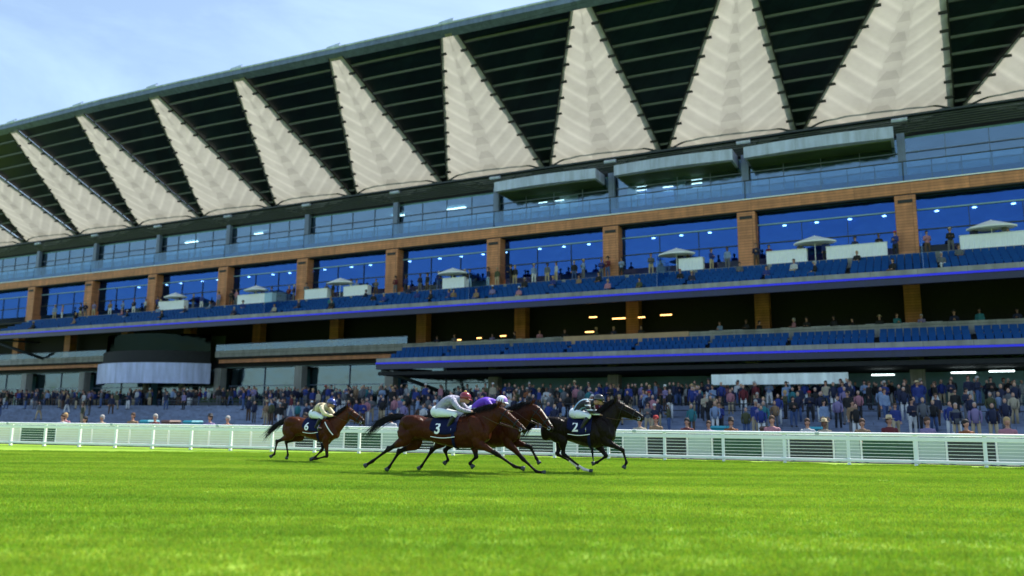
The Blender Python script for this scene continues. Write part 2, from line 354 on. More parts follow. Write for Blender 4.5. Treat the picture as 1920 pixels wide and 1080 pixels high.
# ------------------------------------------------------------ ground
def grass_colour(t, co_out):
    """turf colour: mown bands along the course plus patches"""
    geo = t.nodes.new('ShaderNodeNewGeometry')
    mpn = t.nodes.new('ShaderNodeMapping'); mpn.inputs['Rotation'].default_value = (0, 0, .307); t.links.new(geo.outputs['Position'], mpn.inputs[0])
    mpn.inputs['Scale'].default_value = (.16, 1.1, 1)
    n = t.nodes.new('ShaderNodeTexNoise'); n.inputs['Scale'].default_value = .8; n.inputs['Detail'].default_value = 7; n.inputs['Roughness'].default_value = .6
    t.links.new(mpn.outputs[0], n.inputs[0])
    r = t.nodes.new('ShaderNodeValToRGB'); e = r.color_ramp.elements; e[0].position = .36; e[0].color = (.185, .35, .022, 1); e[1].position = .66; e[1].color = (.31, .47, .04, 1)
    m = e.new(.5); m.color = (.24, .41, .028, 1)
    mp4 = t.nodes.new('ShaderNodeMapping'); mp4.inputs['Rotation'].default_value = (0, 0, .307); t.links.new(geo.outputs['Position'], mp4.inputs[0]); sp4 = t.nodes.new('ShaderNodeSeparateXYZ'); t.links.new(mp4.outputs[0], sp4.inputs[0])
    n5 = t.nodes.new('ShaderNodeTexNoise'); n5.inputs['Scale'].default_value = .5; t.links.new(mp4.outputs[0], n5.inputs[0])
    a4 = t.nodes.new('ShaderNodeMath'); a4.operation = 'MULTIPLY_ADD'; a4.inputs[1].default_value = 2.1; t.links.new(sp4.outputs[1], a4.inputs[0]); t.links.new(n5.outputs[0], a4.inputs[2])
    s4 = t.nodes.new('ShaderNodeMath'); s4.operation = 'SINE'; t.links.new(a4.outputs[0], s4.inputs[0])
    m4 = t.nodes.new('ShaderNodeMath'); m4.operation = 'MULTIPLY_ADD'; m4.inputs[1].default_value = .055; t.links.new(s4.outputs[0], m4.inputs[0]); t.links.new(n.outputs[0], m4.inputs[2])
    t.links.new(m4.outputs[0], r.inputs[0]); return r.outputs[0]
def turf_mat(name, bladed):
    m = bpy.data.materials.new(name); m.use_nodes = True; t = m.node_tree; b = t.nodes['Principled BSDF']; b.inputs['Roughness'].default_value = .65
    b.inputs['Specular IOR Level'].default_value = .25
    c = grass_colour(t, None)
    if bladed:
        oi = t.nodes.new('ShaderNodeVertexColor'); oi.layer_name = 'blade'
        mm = t.nodes.new('ShaderNodeMix'); mm.data_type = 'RGBA'; mm.blend_type = 'MULTIPLY'; mm.inputs['Factor'].default_value = 1
        t.links.new(c, mm.inputs['A']); t.links.new(oi.outputs[0], mm.inputs['B']); t.links.new(mm.outputs['Result'], b.inputs['Base Color'])
        tr = t.nodes.new('ShaderNodeBsdfTranslucent'); ms = t.nodes.new('ShaderNodeMixShader'); ms.inputs[0].default_value = .45
        t.links.new(mm.outputs['Result'], tr.inputs[0]); t.links.new(b.outputs[0], ms.inputs[1]); t.links.new(tr.outputs[0], ms.inputs[2])
        t.links.new(ms.outputs[0], t.nodes['Material Output'].inputs[0])
    else:
        t.links.new(c, b.inputs['Base Color'])
        n = t.nodes.new('ShaderNodeTexNoise'); n.inputs['Scale'].default_value = 60; n.inputs['Detail'].default_value = 4
        u = t.nodes.new('ShaderNodeBump'); u.inputs['Strength'].default_value = .6; u.inputs['Distance'].default_value = .03
        g = t.nodes.new('ShaderNodeNewGeometry'); t.links.new(g.outputs['Position'], n.inputs[0]); t.links.new(n.outputs[0], u.inputs['Height']); t.links.new(u.outputs[0], b.inputs['Normal'])
    M[name] = m
turf_mat('turf', False); turf_mat('turf_blade', True)
gb = MB(); gb.add([(-1500, -1500, 0), (1500, -1500, 0), (1500, 1500, 0), (-1500, 1500, 0)], [(0, 1, 2, 3)])
g = gb.build('ground', 'turf'); tag(g, kind='structure')

# rail frame: origin under the photograph's centre line, x along the course
RD = Vector((.9533, -.3021, 0)); RN = Vector((.3021, .9533, 0)); RO = Vector((0, 28.11, 0)); RANG = math.atan2(-.3021, .9533)
def RW(s, d, z=0): return RO + RD * s + RN * d + Vector((0, 0, z))

def make_grass():
    vs = []; fs = []; cols = []
    N = 3600
    for i in range(N):
        x, y = rng.uniform(-.68, .68, 2); a = rng.uniform(0, 2 * PI); h = rng.uniform(.016, .05); wd = rng.uniform(.003, .007)
        lean = rng.uniform(-.8, .8) * h; la = rng.uniform(0, 2 * PI)
        dx, dy = math.cos(a) * wd, math.sin(a) * wd; b = len(vs)
        mx_, my_ = x + lean * .35 * math.cos(la), y + lean * .35 * math.sin(la)
        vs += [(x - dx, y - dy, 0), (x + dx, y + dy, 0), (mx_ + dx * .7, my_ + dy * .7, h * .6), (mx_ - dx * .7, my_ - dy * .7, h * .6), (x + lean * math.cos(la), y + lean * math.sin(la), h)]
        fs += [(b, b + 1, b + 2, b + 3), (b + 3, b + 2, b + 4)]
        v = rng.uniform(.65, 1.35); c = (v * rng.uniform(.8, 1.35), v, v * rng.uniform(.6, 1.4), 1); cols += [c] * 5
    me = bpy.data.meshes.new('grass_patch'); me.from_pydata(vs, [], fs); at = me.color_attributes.new('blade', 'FLOAT_COLOR', 'POINT')
    at.data.foreach_set('color', np.array(cols, 'f').ravel()); me.materials.append(M['turf_blade'])
    patch = bpy.data.objects.new('grass_patch', me)
    pts = []
    for j in range(5, 30):
        for i in range(-24, 25):
            p = Vector((i + rng.uniform(-.2, .2), j + rng.uniform(-.2, .2), .002))
            if abs(p.x) < .68 * p.y + 3.5 and (p - RO).dot(RN) < .2: pts.append(p)
    pm = bpy.data.meshes.new('grass'); pm.from_pydata(pts, [], [])
    o = bpy.data.objects.new('grass', pm); C.objects.link(o); tag(o, 'short bright green mown turf blades covering the race track', 'grass', kind='stuff')
    # geometry nodes
    ng = bpy.data.node_groups.new('grass_nodes', 'GeometryNodeTree')
    ng.interface.new_socket('Geometry', in_out='INPUT', socket_type='NodeSocketGeometry'); ng.interface.new_socket('Geometry', in_out='OUTPUT', socket_type='NodeSocketGeometry')
    N_ = ng.nodes; gi = N_.new('NodeGroupInput'); go = N_.new('NodeGroupOutput'); ip = N_.new('GeometryNodeInstanceOnPoints')
    oi = N_.new('GeometryNodeObjectInfo'); oi.inputs['Object'].default_value = patch; rv = N_.new('FunctionNodeRandomValue'); rv.data_type = 'FLOAT_VECTOR'
    rv.inputs[0].default_value = (0, 0, 0); rv.inputs[1].default_value = (0, 0, 6.283)
    mpn = N_.new('GeometryNodeMeshToPoints')
    ng.links.new(gi.outputs[0], mpn.inputs[0]); ng.links.new(mpn.outputs[0], ip.inputs['Points']); ng.links.new(oi.outputs['Geometry'], ip.inputs['Instance'])
    ng.links.new(rv.outputs[0], ip.inputs['Rotation']); ip.inputs['Scale'].default_value = (1.0, 1.0, 1)
    ng.links.new(ip.outputs[0], go.inputs[0])
    md = o.modifiers.new('grass', 'NODES'); md.node_group = ng
make_grass()

# ------------------------------------------------------------ grandstand
P0 = Vector((8.788, 68.75, 0)); UA = math.atan2(-.45266, .89168)
U = Vector((.89168, -.45266, 0)); NN = Vector((.45266, .89168, 0))
def W(t, y, z): return P0 + U * t + NN * y + Vector((0, 0, z))
BAY = 11.6; K0, K1 = -10, 4
T0, T1 = BAY * K0 - 3, BAY * K1 + 3
gs = empty('grandstand', P0, UA, 'huge curved-look racecourse grandstand with pleated white roof fabric and blue seating tiers', 'grandstand')

def grandstand():
    B = lambda name, m, x0, x1, y0, y1, z0, z1, bevel=0, parent=gs: box(name, m, parent, x0, x1, y0, y1, z0, z1, bevel)
    # --- roof
    YF, YB, ZB = -13.0, 3.0, 25.45
    OF, OB = 2.4, -1.75            # the fabric trees lean sideways toward the lip
    SL = 17.4
    def zf(t): return 33.4 - .022 * max(0, t + 48)
    def zl(t): return 34.15 - .028 * max(0, t + 48)
    def soff(y, t): return ZB + (zf(t) - ZB) * (YB - y) / (YB - YF)
    nf, nb = .72, 5.6
    for k in range(K0, K1 + 1):
        c = BAY * k
        ax_ = lambda f: c + OF + (OB - OF) * f
        mb = MB(); ns, nw = 60, 16; uvs = []
        for i in range(ns + 1):
            f = i / ns; y = YF + (YB - YF) * f; hw = nf + (nb - nf) * f
            for j in range(nw + 1):
                q = -1 + 2 * j / nw; sag = (.10 + .75 * f) * (1 - abs(q) ** 1.6)
                ph = ((f * SL + abs(q) * hw * .75) / 1.74) % 1
                pl = .05 * math.cos(2 * PI * (ph - .5)) * min(1, f * 3); x = ax_(f) + q * hw
                mb.v.append((x, y - .18, soff(y, x) - .22 - sag - pl)); uvs.append((f * SL, q * hw))
        for i in range(ns):
            for j in range(nw):
                a = i * (nw + 1) + j; mb.f.append((a, a + 1, a + nw + 2, a + nw + 1))
        me = mb.mesh('fabric_panel'); uvl = me.uv_layers.new(name='fab')
        for l in me.loops: uvl.data[l.index].uv = uvs[l.vertex_index]
        me.shade_smooth(); fp = put('fabric_panel', me, 'roof_fabric', gs)
        for s in (-1, 1):
            cb = MB(); x0_, x1_ = ax_(0) + s * (nf + .04), ax_(1) + s * (nb + .04)
            cb.tube([(x0_, YF - .18, soff(YF, x0_) - .24), (x1_, YB - .18, soff(YB, x1_) - .24)], .05, 6)
            for i in range(1, 10):
                f = (i + .1) / 10; hw = nf + (nb - nf) * f; y = YF + (YB - YF) * f; x = ax_(f) + s * hw
                cb.box(min(x, x - s * .55), max(x, x - s * .55), y - .34, y - .16, soff(y, x) - .42, soff(y, x) - .25)
            cb.build('edge_cable', 'rubber', fp)
        ar = MB(); ar.tube([(c + OB + .15 + 5.35 * q, 2.1 - .6 * (1 - q * q), 25.0 + 1.0 * (1 - q * q)) for q in np.linspace(-1, 1, 15)], .085, 8)
        ar.build('arch_tube', 'steel_dark', fp, True)
        ec = c + OF; ez = zl(ec)
        fb = MB(); fb.box(ec - .7, ec + .7, -13.6, -13.0, ez - .06, ez + .1); fb.add([(ec - .55, -13.3, ez), (ec + .35, -13.3, ez), (ec + .5, -13.3, ez + .4), (ec - .8, -13.3, ez + .3), (ec - .55, -13.2, ez), (ec + .35, -13.2, ez), (ec + .5, -13.2, ez + .4), (ec - .8, -13.2, ez + .3)],
               [(0, 1, 2, 3), (7, 6, 5, 4), (0, 4, 5, 1), (1, 5, 6, 2), (2, 6, 7, 3), (3, 7, 4, 0)])
        fb.build('finial', 'fascia_white', gs)
        st = MB()
        for s in (-1, 1):
            st.tube([(c, 1.0, 23.0), (c + OB + s * 5.4, 2.6, 24.95)], .13, 8); st.tube([(c, 1.1, 23.0), (c + OB + s * 2.6, 2.7, 25.0)], .09, 8)
        st.box(c - .3, c + .3, .1, 1.2, 22.9, 23.3)
        st.build('roof_strut', 'steel_dark', gs, False)
        nd = MB(); nd.tube([(c - .55, -.3, 23.9), (c + .55, -.3, 23.9)], .16, 8); nd.build('strut_node', 'fascia_white', gs)
    for k in range(K0, K1):
        a, b = BAY * k, BAY * (k + 1)
        mb = MB(); t_ = .12
        vv = [(a + OF + nf - .3, YF), (b + OF - nf + .3, YF), (b + OB - nb + .3, YB), (a + OB + nb - .3, YB)]
        v = [(x, y, soff(y, x)) for x, y in vv]
        mb.add(v + [(x, y, z + t_) for x, y, z in v], [(0, 1, 2, 3), (7, 6, 5, 4), (0, 4, 5, 1), (1, 5, 6, 2), (2, 6, 7, 3), (3, 7, 4, 0)]); nd_ = len(mb.f)
        for i in range(10):
            f = (i + .75) / 10.2; y = YF + (YB - YF) * f
            xa = a + OF + (OB - OF) * f + nf + (nb - nf) * f - .2; xb = b + OF + (OB - OF) * f - nf - (nb - nf) * f + .2
            if xb - xa < .3: continue
            za, zb_ = soff(y, xa), soff(y, xb)
            mb.add([(xa, y - .075, za - .16), (xb, y - .075, zb_ - .16), (xb, y + .075, zb_ - .16), (xa, y + .075, za - .16), (xa, y - .075, za + .03), (xb, y - .075, zb_ + .03), (xb, y + .075, zb_ + .03), (xa, y + .075, za + .03)],
                   [(0, 3, 2, 1), (4, 5, 6, 7), (0, 1, 5, 4), (1, 2, 6, 5), (2, 3, 7, 6), (3, 0, 4, 7)])
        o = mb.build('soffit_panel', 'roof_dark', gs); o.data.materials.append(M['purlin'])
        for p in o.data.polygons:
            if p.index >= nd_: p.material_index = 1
    ts = np.linspace(T0, T1, 16)
    mb = MB(); mb.rings([[(t, y, zl(t) + dz) for y, dz in ((-13.55, -.62), (-12.9, -.95), (-12.7, -.45), (-13.0, .0), (-13.5, -.12))] for t in ts]); mb.build('roof_edge', 'steel_grey', gs)
    mb = MB(); mb.tube([(t, -13.5, zl(t) - .08) for t in ts], .10, 8); mb.build('edge_tube', 'fascia_white', gs)
    B('sun_block_roof', 'roof_top', T0, T1, 3.0, 24, 25.9, 26.4)  # unseen rear roof, added to keep the sun out of the louvre zone
    B('sun_block_wall', 'interior_dark', T0, T1, 22.0, 22.5, 0, 25.89)  # unseen back wall, added with the rear roof to block the sun
    # --- louvre zone
    for i in range(7):
        z = 22.95 + .18 * i; mb = MB(); mb.tube([(T0, .0, z), (T1, .0, z)], .06, 6); mb.build('louvre', 'steel_dark', gs)
    B('louvre_backing', 'interior_dark', T0, T1, 3.3, 3.5, 22.81, 25.4)
    B('gutter', 'steel_dark', T0, T1, -.25, .4, 24.16, 24.3)
    # --- slabs
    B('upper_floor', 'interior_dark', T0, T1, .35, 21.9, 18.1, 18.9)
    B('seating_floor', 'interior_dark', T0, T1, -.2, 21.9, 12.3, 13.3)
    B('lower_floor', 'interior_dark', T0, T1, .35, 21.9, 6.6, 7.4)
    B('top_ceiling', 'interior_teal', T0, T1, .6, 9.0, 22.62, 22.8)
    B('top_back_wall', 'interior_teal', T0, T1, 7.0, 7.3, 18.91, 22.6)
    B('blue_ceiling', 'interior_blue', T0, T1, .7, 9.9, 17.85, 18.08)
    B('blue_back_wall', 'interior_blue', T0, T1, 10.0, 10.3, 13.31, 17.84)
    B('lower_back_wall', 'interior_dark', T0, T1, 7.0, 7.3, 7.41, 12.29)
    B('ground_back_wall', 'interior_teal', T0, T1, 6.0, 6.3, 0, 6.59)
    # --- orange band and pillars
    B('orange_band', 'terracotta', T0, T1, -.45, .34, 18.05, 18.93, .02)
    B('slab_line', 'white_metal', T0, T1, -.52, -.46, 18.95, 19.03)
    B('band_dark_trim', 'rubber', T0, T1, -.40, .3, 17.95, 18.045)  # dark strip beneath the orange band
    for k in range(K0, K1 + 1):
        c = BAY * k
        mb = MB(); mb.box(c - .72, c + .72, -.5, .7, 13.3, 17.94); mb.build('pillar', 'terracotta', gs, bevel=.03)
        B('pillar_vent', 'rubber', c - .5, c + .5, -.54, -.505, 17.35, 17.6)
        if k < K1:
            a, b = c + .74, c + BAY - .74
            wd = B('window', 'glass_blue', a, b, .50, .53, 14.2, 17.94)
            fr = MB(); fr.box(a, b, .40, .49, 16.9, 17.0)
            fr.build('transom', 'glass_frame_pale', wd)
            bl_ = MB(); bl_.box(a, b, .6, .66, 17.0, 17.84); bl_.build('blind', 'blind_navy', wd)
            fr = MB(); fr.box(a, b, .40, .49, 15.38, 15.45)
            for i in range(1, 3): fr.box(a + (b - a) * i / 3 - .02, a + (b - a) * i / 3 + .02, .42, .48, 14.2, 16.89)
            fr.build('window_frame', 'steel_dark', wd)
            for q in range(4):
                xa = a + (b - a) * q / 4 + .05; zt_ = rng.uniform(14.6, 16.8); yq = rng.uniform(1.2, 5)
                if -8 < k < 4: B('partition', ['interior_blue', 'blind_navy', 'interior_teal', 'blind_mid'][int(rng.integers(4))], xa, xa + rng.uniform(.8, (b - a) / 4 - .1), yq, yq + .1, 13.31, zt_, parent=wd)
            # top level glazing
            a, b = c + .1, c + BAY - .1
            wd = B('upper_window', 'glass_pale', a, b, .45, .48, 19.04, 22.6)
            fr = MB()
            for i in range(0, 5): fr.box(a + (b - a) * i / 4 - .02, a + (b - a) * i / 4 + .02, .38, .44, 19.04, 22.6)
            fr.box(a, b, .34, .355, 21.45, 21.52); fr.build('window_frame', 'steel_grey', wd)
            for q in range(4):
                xa = a + (b - a) * q / 4 + .05; yq = rng.uniform(1.0, 5)
                if -8 < k < 4 and rng.random() < .7: B('partition', ['sign_white', 'interior_green', 'blind_mid', 'glass_frame_pale', 'interior_blue'][int(rng.integers(5))], xa, xa + rng.uniform(.6, 2.3), yq, yq + .1, 18.91, rng.uniform(20.2, 22.4), parent=wd)
            bl = B('balustrade', 'glass_rail', c + .05, c + BAY - .05, -.46, -.43, 19.04, 20.5)
            hr = MB(); hr.tube([(c, -.445, 20.55), (c + BAY, -.445, 20.55)], .045, 6)
            for i in range(6): hr.box(c + BAY * i / 6 - .03, c + BAY * i / 6 + .03, -.425, -.38, 19.04, 20.5)
            hr.build('handrail', 'steel_dark', bl)
            B('balustrade_base', 'seat_blue', c + .02, c + BAY - .02, -.37, -.30, 19.04, 19.5)
        B('upper_column', 'steel_grey', c - .28, c + .28, -.1, .3, 19.04, 22.9)
    # --- canopies of the three projecting boxes
    for (a, b) in ((-10.75, -.75), (.95, 11.0), (11.9, 22.75)):
        mb = MB(); ring = []
        n = 14
        front = [(a + (b - a) * q, -2.05 - .35 * math.sin(PI * q)) for q in np.linspace(0, 1, n)]
        vs = [(x, y, 21.98) for x, y in front] + [(x, y, 22.88) for x, y in front] + [(x, .3, 21.98) for x, y in front] + [(x, .3, 22.88) for x, y in front]
        fs = []
        for i in range(n - 1):
            fs += [(i, i + 1, n + i + 1, n + i), (n + i, n + i + 1, 3 * n + i + 1, 3 * n + i), (i + 1, i, 2 * n + i, 2 * n + i + 1)]
        fs += [(0, n, 3 * n, 2 * n), (n - 1, 2 * n + n - 1, 3 * n + n - 1, 2 * n - 1)]
        mb.add(vs, fs); mb.build('canopy', 'fascia_white', gs)
        B('box_interior', 'interior_green', a + .2, b - .2, 2.4, 2.5, 19.04, 22.5)
        mb = MB(); mb.box(a + .2, b - .2, -1.6, 2.3, 21.9, 21.97); mb.build('box_ceiling', 'interior_green', gs)
    B('curtain', 'sign_white', 5.6, 6.3, 1.0, 1.2, 19.04, 21.8); B('curtain', 'sign_white', 1.1, 1.9, 1.0, 1.2, 19.04, 21.8)
    B('screen', 'interior_blue', 2.2, 5.4, 1.3, 1.4, 19.3, 21.4)
    # --- upper seating tier
    def tier(x0, x1, zf, rows, rise, names):
        yf = -6.0
        B('balcony_edge', 'concrete', x0, x1, yf - .25, yf + .2, zf + .12, zf + .48, .02)
        B('blue_line', 'line_blue', x0, x1, yf - .30, yf - .255, zf - .04, zf + .11)
        B('fascia', 'navy', x0, x1, yf - .22, yf + .1, zf - .5, zf - .041)
        mb = MB(); prof = []
        for r in range(rows): prof += [(yf + .21 + .86 * r, zf + .12 + rise * r), (yf + .21 + .86 * (r + 1), zf + .12 + rise * r)]
        yb = yf + .21 + .86 * rows; zt = zf + .12 + rise * rows
        prof += [(yb, zf - .3 + rise * rows * .3), (yf + .21, zf - .48)]
        mb.prism(prof, x0, x1); mb.build('raked_slab', 'interior_dark', gs)
        # rows of tip-up seats between aisles
        xs = np.arange(x0 + .8, x1 - .5, BAY / 2 if False else 5.8)
        for r in range(rows):
            y = yf + .21 + .86 * r + .5; z = zf + .12 + rise * r
            for xa in xs:
                xb = min(xa + 5.8, x1 - .2)
                if not (-92 < xa < 40): continue
                mb = MB(); n = int((xb - xa) / .5)
                for i in range(n):
                    x = xa + i * .5
                    mb.box(x + .03, x + .47, y + .16, y + .22, z + .38, z + .84); mb.box(x + .03, x + .47, y - .16, y + .14, z + .40, z + .46)
                    mb.box(x + .2, x + .3, y + .05, y + .14, z + .003, z + .39)
                mb.build('seat_row', 'seat_blue', gs)
        return yb, zt
    yb, zt = tier(-80.0, T1, 10.86, 5, .36, None)
    B('parapet', 'concrete', -80, T1, yb + .02, yb + .22, zt - .3, zt + .55, .02)
    B('seating_walkway', 'interior_dark', T0, T1, yb + .23, -.21, 13.0, 13.25)
    yb2, zt2 = tier(-20.4, T1, 6.02, 3, .36, None)
    B('lower_parapet', 'concrete', -20.4, -3.8, -2.1, -1.9, 7.1, 8.2, .02); B('lower_parapet', 'concrete', 7.1, T1, -2.1, -1.9, 7.1, 8.2, .02)
    B('tan_board', 'timber_tan', -3.79, 7.09, -2.15, -1.9, 7.1, 8.25, .02)
    B('lower_walkway', 'interior_dark', -20.4, T1, -3.19, .34, 6.9, 7.15)
    # glass screens dividing the tiers
    for t in (-34.8, -11.2, 5.6, 24.0):
        B('divider_screen', 'glass_rail', t, t + .05, -5.7, -2.0, 11.2, 13.9)
    # --- left gallery without seats
    for (a, b) in ((T0, -64.4), (-46.0, -20.6)):
        B('gallery_edge', 'concrete', a, b, -1.2, -.9, 7.62, 8.32, .02)
        B('gallery_floor', 'interior_dark', a, b, -.89, .34, 7.42, 7.6)
        B('gallery_soffit', 'terracotta', a, b, -.6, -.3, 7.02, 7.5)
        bl = B('balustrade', 'glass_rail', a, b, -1.1, -1.07, 8.33, 9.0)
        hr = MB(); hr.tube([(a, -1.085, 9.03), (b, -1.085, 9.03)], .04, 6); hr.build('handrail', 'steel_grey', bl)
        B('header_band', 'glass_frame_pale', a, b, .5, .8, 6.55, 7.0)
    for k in range(K0, K1 + 1):
        c = BAY * k
        B('dark_pillar', 'terracotta', c - .6, c + .6, 5.2, 6.2, 7.41, 12.28)
        if not (-64 < c < -47): B('ground_column', 'concrete', c - .5, c + .5, -.3, .6, 2.3, 6.5, .03)
        if k < K1 and k < -1:
            a, b = c + .55, c + BAY - .55
            wd = B('ground_window', 'glass_teal', a, b, 1.0, 1.03, 2.3, 6.5)
            fr = MB(); fr.box(a, b, .9, .99, 4.52, 4.6)
            fr.box((a + b) / 2 - .03, (a + b) / 2 + .03, .9, .99, 2.3, 6.5)
            fr.build('window_frame', 'steel_grey', wd)
    B('ground_soffit', 'interior_dark', -20.4, T1, -5.9, 5.9, 5.0, 5.3)
    B('concourse_wall', 'interior_teal', -20.4, T1, 2.0, 2.3, 2.3, 4.9)
    B('fascia_sign', 'sign_white', 9.6, 18.95, -5.75, -5.6, 3.80, 4.58, .02)
    # raking brackets at the tier ends
    for (t, z0, z1) in ((-20.0, 5.5, 3.6), (-79.6, 10.3, 8.2)):
        mb = MB(); mb.tube([(t, -5.9, z0), (t + 3.5, -1.0, z1)], .18, 8); mb.tube([(t, -5.9, z0 + .1), (t + 2.2, -1.0, z0 + .1)], .12, 8); mb.build('bracket', 'steel_dark', gs, True)
    # --- bow-fronted box (drum)
    cx, cy, R = -55.2, 4.2, 10.4
    def arc(z0, z1, m, name, R, th0, th1, thick=.15):
        n = 32; mb = MB(); rr = []
        for i in range(n + 1):
            th = math.radians(th0 + (th1 - th0) * i / n); c_, s_ = math.cos(th), math.sin(th)
            rr.append([(cx + (R - thick) * c_, cy + (R - thick) * s_, z0), (cx + R * c_, cy + R * s_, z0), (cx + R * c_, cy + R * s_, z1), (cx + (R - thick) * c_, cy + (R - thick) * s_, z1)])
        mb.rings(rr); mb.build(name, m, gs, False)
    arc(4.72, 6.95, 'fascia_white', 'drum_band', 10.4, 212, 328)
    arc(6.96, 8.3, 'interior_dark', 'drum_window_low', 9.9, 212, 328)
    arc(8.31, 10.2, 'glass_dark', 'drum_window', 9.6, 212, 328)
    mb = MB(); n = 32
    for z, r in ((4.95, 10.2), (8.28, 9.55)):
        ring = [(cx + r * math.cos(math.radians(212 + 116 * i / n)), cy + r * math.sin(math.radians(212 + 116 * i / n))) for i in range(n + 1)]
        vs = [(x, y, z) for x, y in ring] + [(x, y, z + .1) for x, y in ring]; m_ = len(ring)
        mb.add(vs, [tuple(range(m_))[::-1], tuple(range(m_, 2 * m_))] + [(i, (i + 1) % m_, m_ + (i + 1) % m_, m_ + i) for i in range(m_)])
    mb.build('drum_floor', 'interior_dark', gs)
    B('drum_back_wall', 'interior_green', cx - 8, cx + 8, 1.2, 1.4, 5.1, 10.3)
    for s in (-1, 1):
        mb = MB(); mb.tube([(cx + s * 3, 0, 2.2), (cx + s * 3, 0, 4.94)], .35, 14); mb.build('drum_column', 'concrete', gs, True)
    # --- lamps (lit in the photograph)
    lm = MB(); lm.tube([(0, 0, 0), (0, 0, -.05)], .16, 12); lm0 = lm.build('ceiling_light', 'lamp_down', gs)
    first = True
    for k in range(-6, 4):
        for i in range(4):
            for j in range(2):
                p = (BAY * k + 1.9 + 2.6 * i + .3 * j, 2.5 + 2.6 * j, 17.84)
                if first: lm0.location = p; first = False
                else: link_copy(lm0, gs, p)
    for t, y, z, r_ in ((2.0, -1.0, 0, 3), (4.4, -1.0, 0, 2), (6.9, -.5, 0, 3), (-7.6, .2, 0, 2), (-5.9, .2, 0, 2)):
        for i in range(r_):
            B('strip_light', 'lamp_white', t, t + .9, .9 + .01 * i, .95 + .01 * i, 20.9 + .35 * i, 20.95 + .35 * i)
    for t in (-57, -45.5, -26, -19, 16.0): B('strip_light', 'lamp_white', t, t + 2.2, 3.0, 3.2, 22.4, 22.47)
    for t, z in ((20.2, 4.55), (25.3, 4.62), (27.6, 4.68), (30.8, 4.6)): B('tube_light', 'lamp_tube', t, t + 1.5, -1.2, -1.05, z, z + .1)
    for t, y, z, wd in ((-17.5, 3, 8.9, .5), (-15.2, 3, 9.0, .5), (-12.6, 3, 9.1, .6), (-2.6, 1, 10.2, .7), (-.8, 2, 10.1, 1.2), (1.6, 2, 10.1, .6), (3.6, 2, 10.2, 1.0), (-3, 1, 8.9, .8)):
        mb = MB(); mb.tube([(t, y, z), (t + wd, y, z)], .05, 6); mb.build('pendant_light', 'lamp_warm', gs)
grandstand()

# ------------------------------------------------------------ terrace, apron
tb = MB(); prof = [(-25.0, -.05)]
z = .02
for i in range(15): prof += [(-22 + i * 1.0, z), (-22 + i * 1.0, z + .15)]; z += .15
prof += [(6.0, z), (6.0, -.05)]; TOPZ = z
tb.prism(prof[1:], T0, T1); tr = tb.build('terrace_steps', 'concrete_blue'); tr.location = P0; tr.rotation_euler = (0, 0, UA); tag(tr, kind='structure')
def terrace_z(y): return .02 + .15 * (max(0, min(15, math.floor(y + 22) + 1)))
ab = MB(); a1 = [RW(-110, 1.2), RW(60, 1.2), W(T1 + 10, -22, 0), W(T0 - 10, -22, 0)]
ab.add([(p.x, p.y, .004) for p in a1], [(0, 1, 2, 3)]); ap = ab.build('pavement', 'asphalt'); tag(ap, kind='structure')

# terrace crush barriers
def crush(t0, t1, y, zt, label):
    e = empty('crush_barrier', W(t0, y, terrace_z(y)), UA, label, 'railing', 'dark steel railings on the terrace steps'); L = t1 - t0; h = zt - terrace_z(y)
    mb = MB(); mb.tube([(0, 0, h), (L, 0, h)], .04, 6); mb.build('top_rail', 'steel_dark', e, True)
    mb = MB(); mb.tube([(0, 0, h * .55), (L, 0, h * .55)], .025, 6); mb.build('mid_rail', 'steel_dark', e, True)
    n = max(2, int(L / 2.4)); p0 = None
    for i in range(n + 1):
        if p0 is None: mb = MB(); mb.tube([(0, 0, 0), (0, 0, h)], .035, 6); p0 = mb.build('post', 'steel_dark', e, True)
        else: link_copy(p0, e, (L * i / n, 0, 0))
crush(-88, -65, -8.0, 2.9, 'dark steel crush railing far left of the curved white box')
crush(-63, -49, -8.0, 2.9, 'dark steel crush railing directly under the curved white box front')
crush(-46, -22, -8.2, 2.75, 'dark steel crush railing between the curved white box and the lower blue tier')
crush(-19, 6, -13.2, 2.3, 'long dark steel crush railing on the steps below the left of the lower blue tier')
crush(8, 34, -13.2, 2.3, 'long dark steel crush railing on the steps at the far right of the picture')

# ------------------------------------------------------------ running rail
def running_rail():
    L0, L1 = -60, 32
    r = empty('running_rail', RW(0, 0), RANG, 'long white plastic running rail along the far edge of the turf track', 'rail')
    mb = MB(); pts = [(-.05, .93), (-.045, .965), (0, .98), (.045, .965), (.05, .93), (.035, .90), (-.035, .90)]
    mb.prism(pts, L0, L1); mb.build('top_rail', 'white_metal', r)
    mb = MB(); mb.box(L0, L1, -.02, .02, .74, .86); mb.build('upper_board', 'white_metal', r, bevel=.01)
    mb = MB(); mb.box(L0, L1, -.035, .035, .10, .19); mb.build('bottom_rail', 'white_metal', r, bevel=.012)
    for i in range(5):
        z = .26 + .10 * i; mb = MB(); mb.tube([(L0, 0, z), (L1, 0, z)], .008, 5); mb.build('wire', 'white_metal', r)
    mb = MB(); mb.prism([(-.056, .925), (-.05, .972), (0, .988), (.05, .972), (.056, .925), (.04, .892), (-.04, .892)], 0, .12); j0 = mb.build('joint_sleeve', 'grey_panel', r); j0.location = (L0 + 4, 0, 0)
    for i in range(1, 17): link_copy(j0, r, (L0 + 4 + 5.5 * i + rng.uniform(-.3, .3), 0, 0))
    p0 = None; s = L0 + .5
    while s < L1:
        if p0 is None:
            mb = MB(); mb.box(-.045, .045, -.06, .04, 0, .92); mb.box(-.06, .06, -.075, .055, 0, .03); mb.box(-.03, .03, -.03, .03, .86, .93); p0 = mb.build('post', 'white_metal', r, bevel=.008); p0.location = (s, .05, 0)
        else: link_copy(p0, r, (s, .05, 0))
        s += 1.85
running_rail()
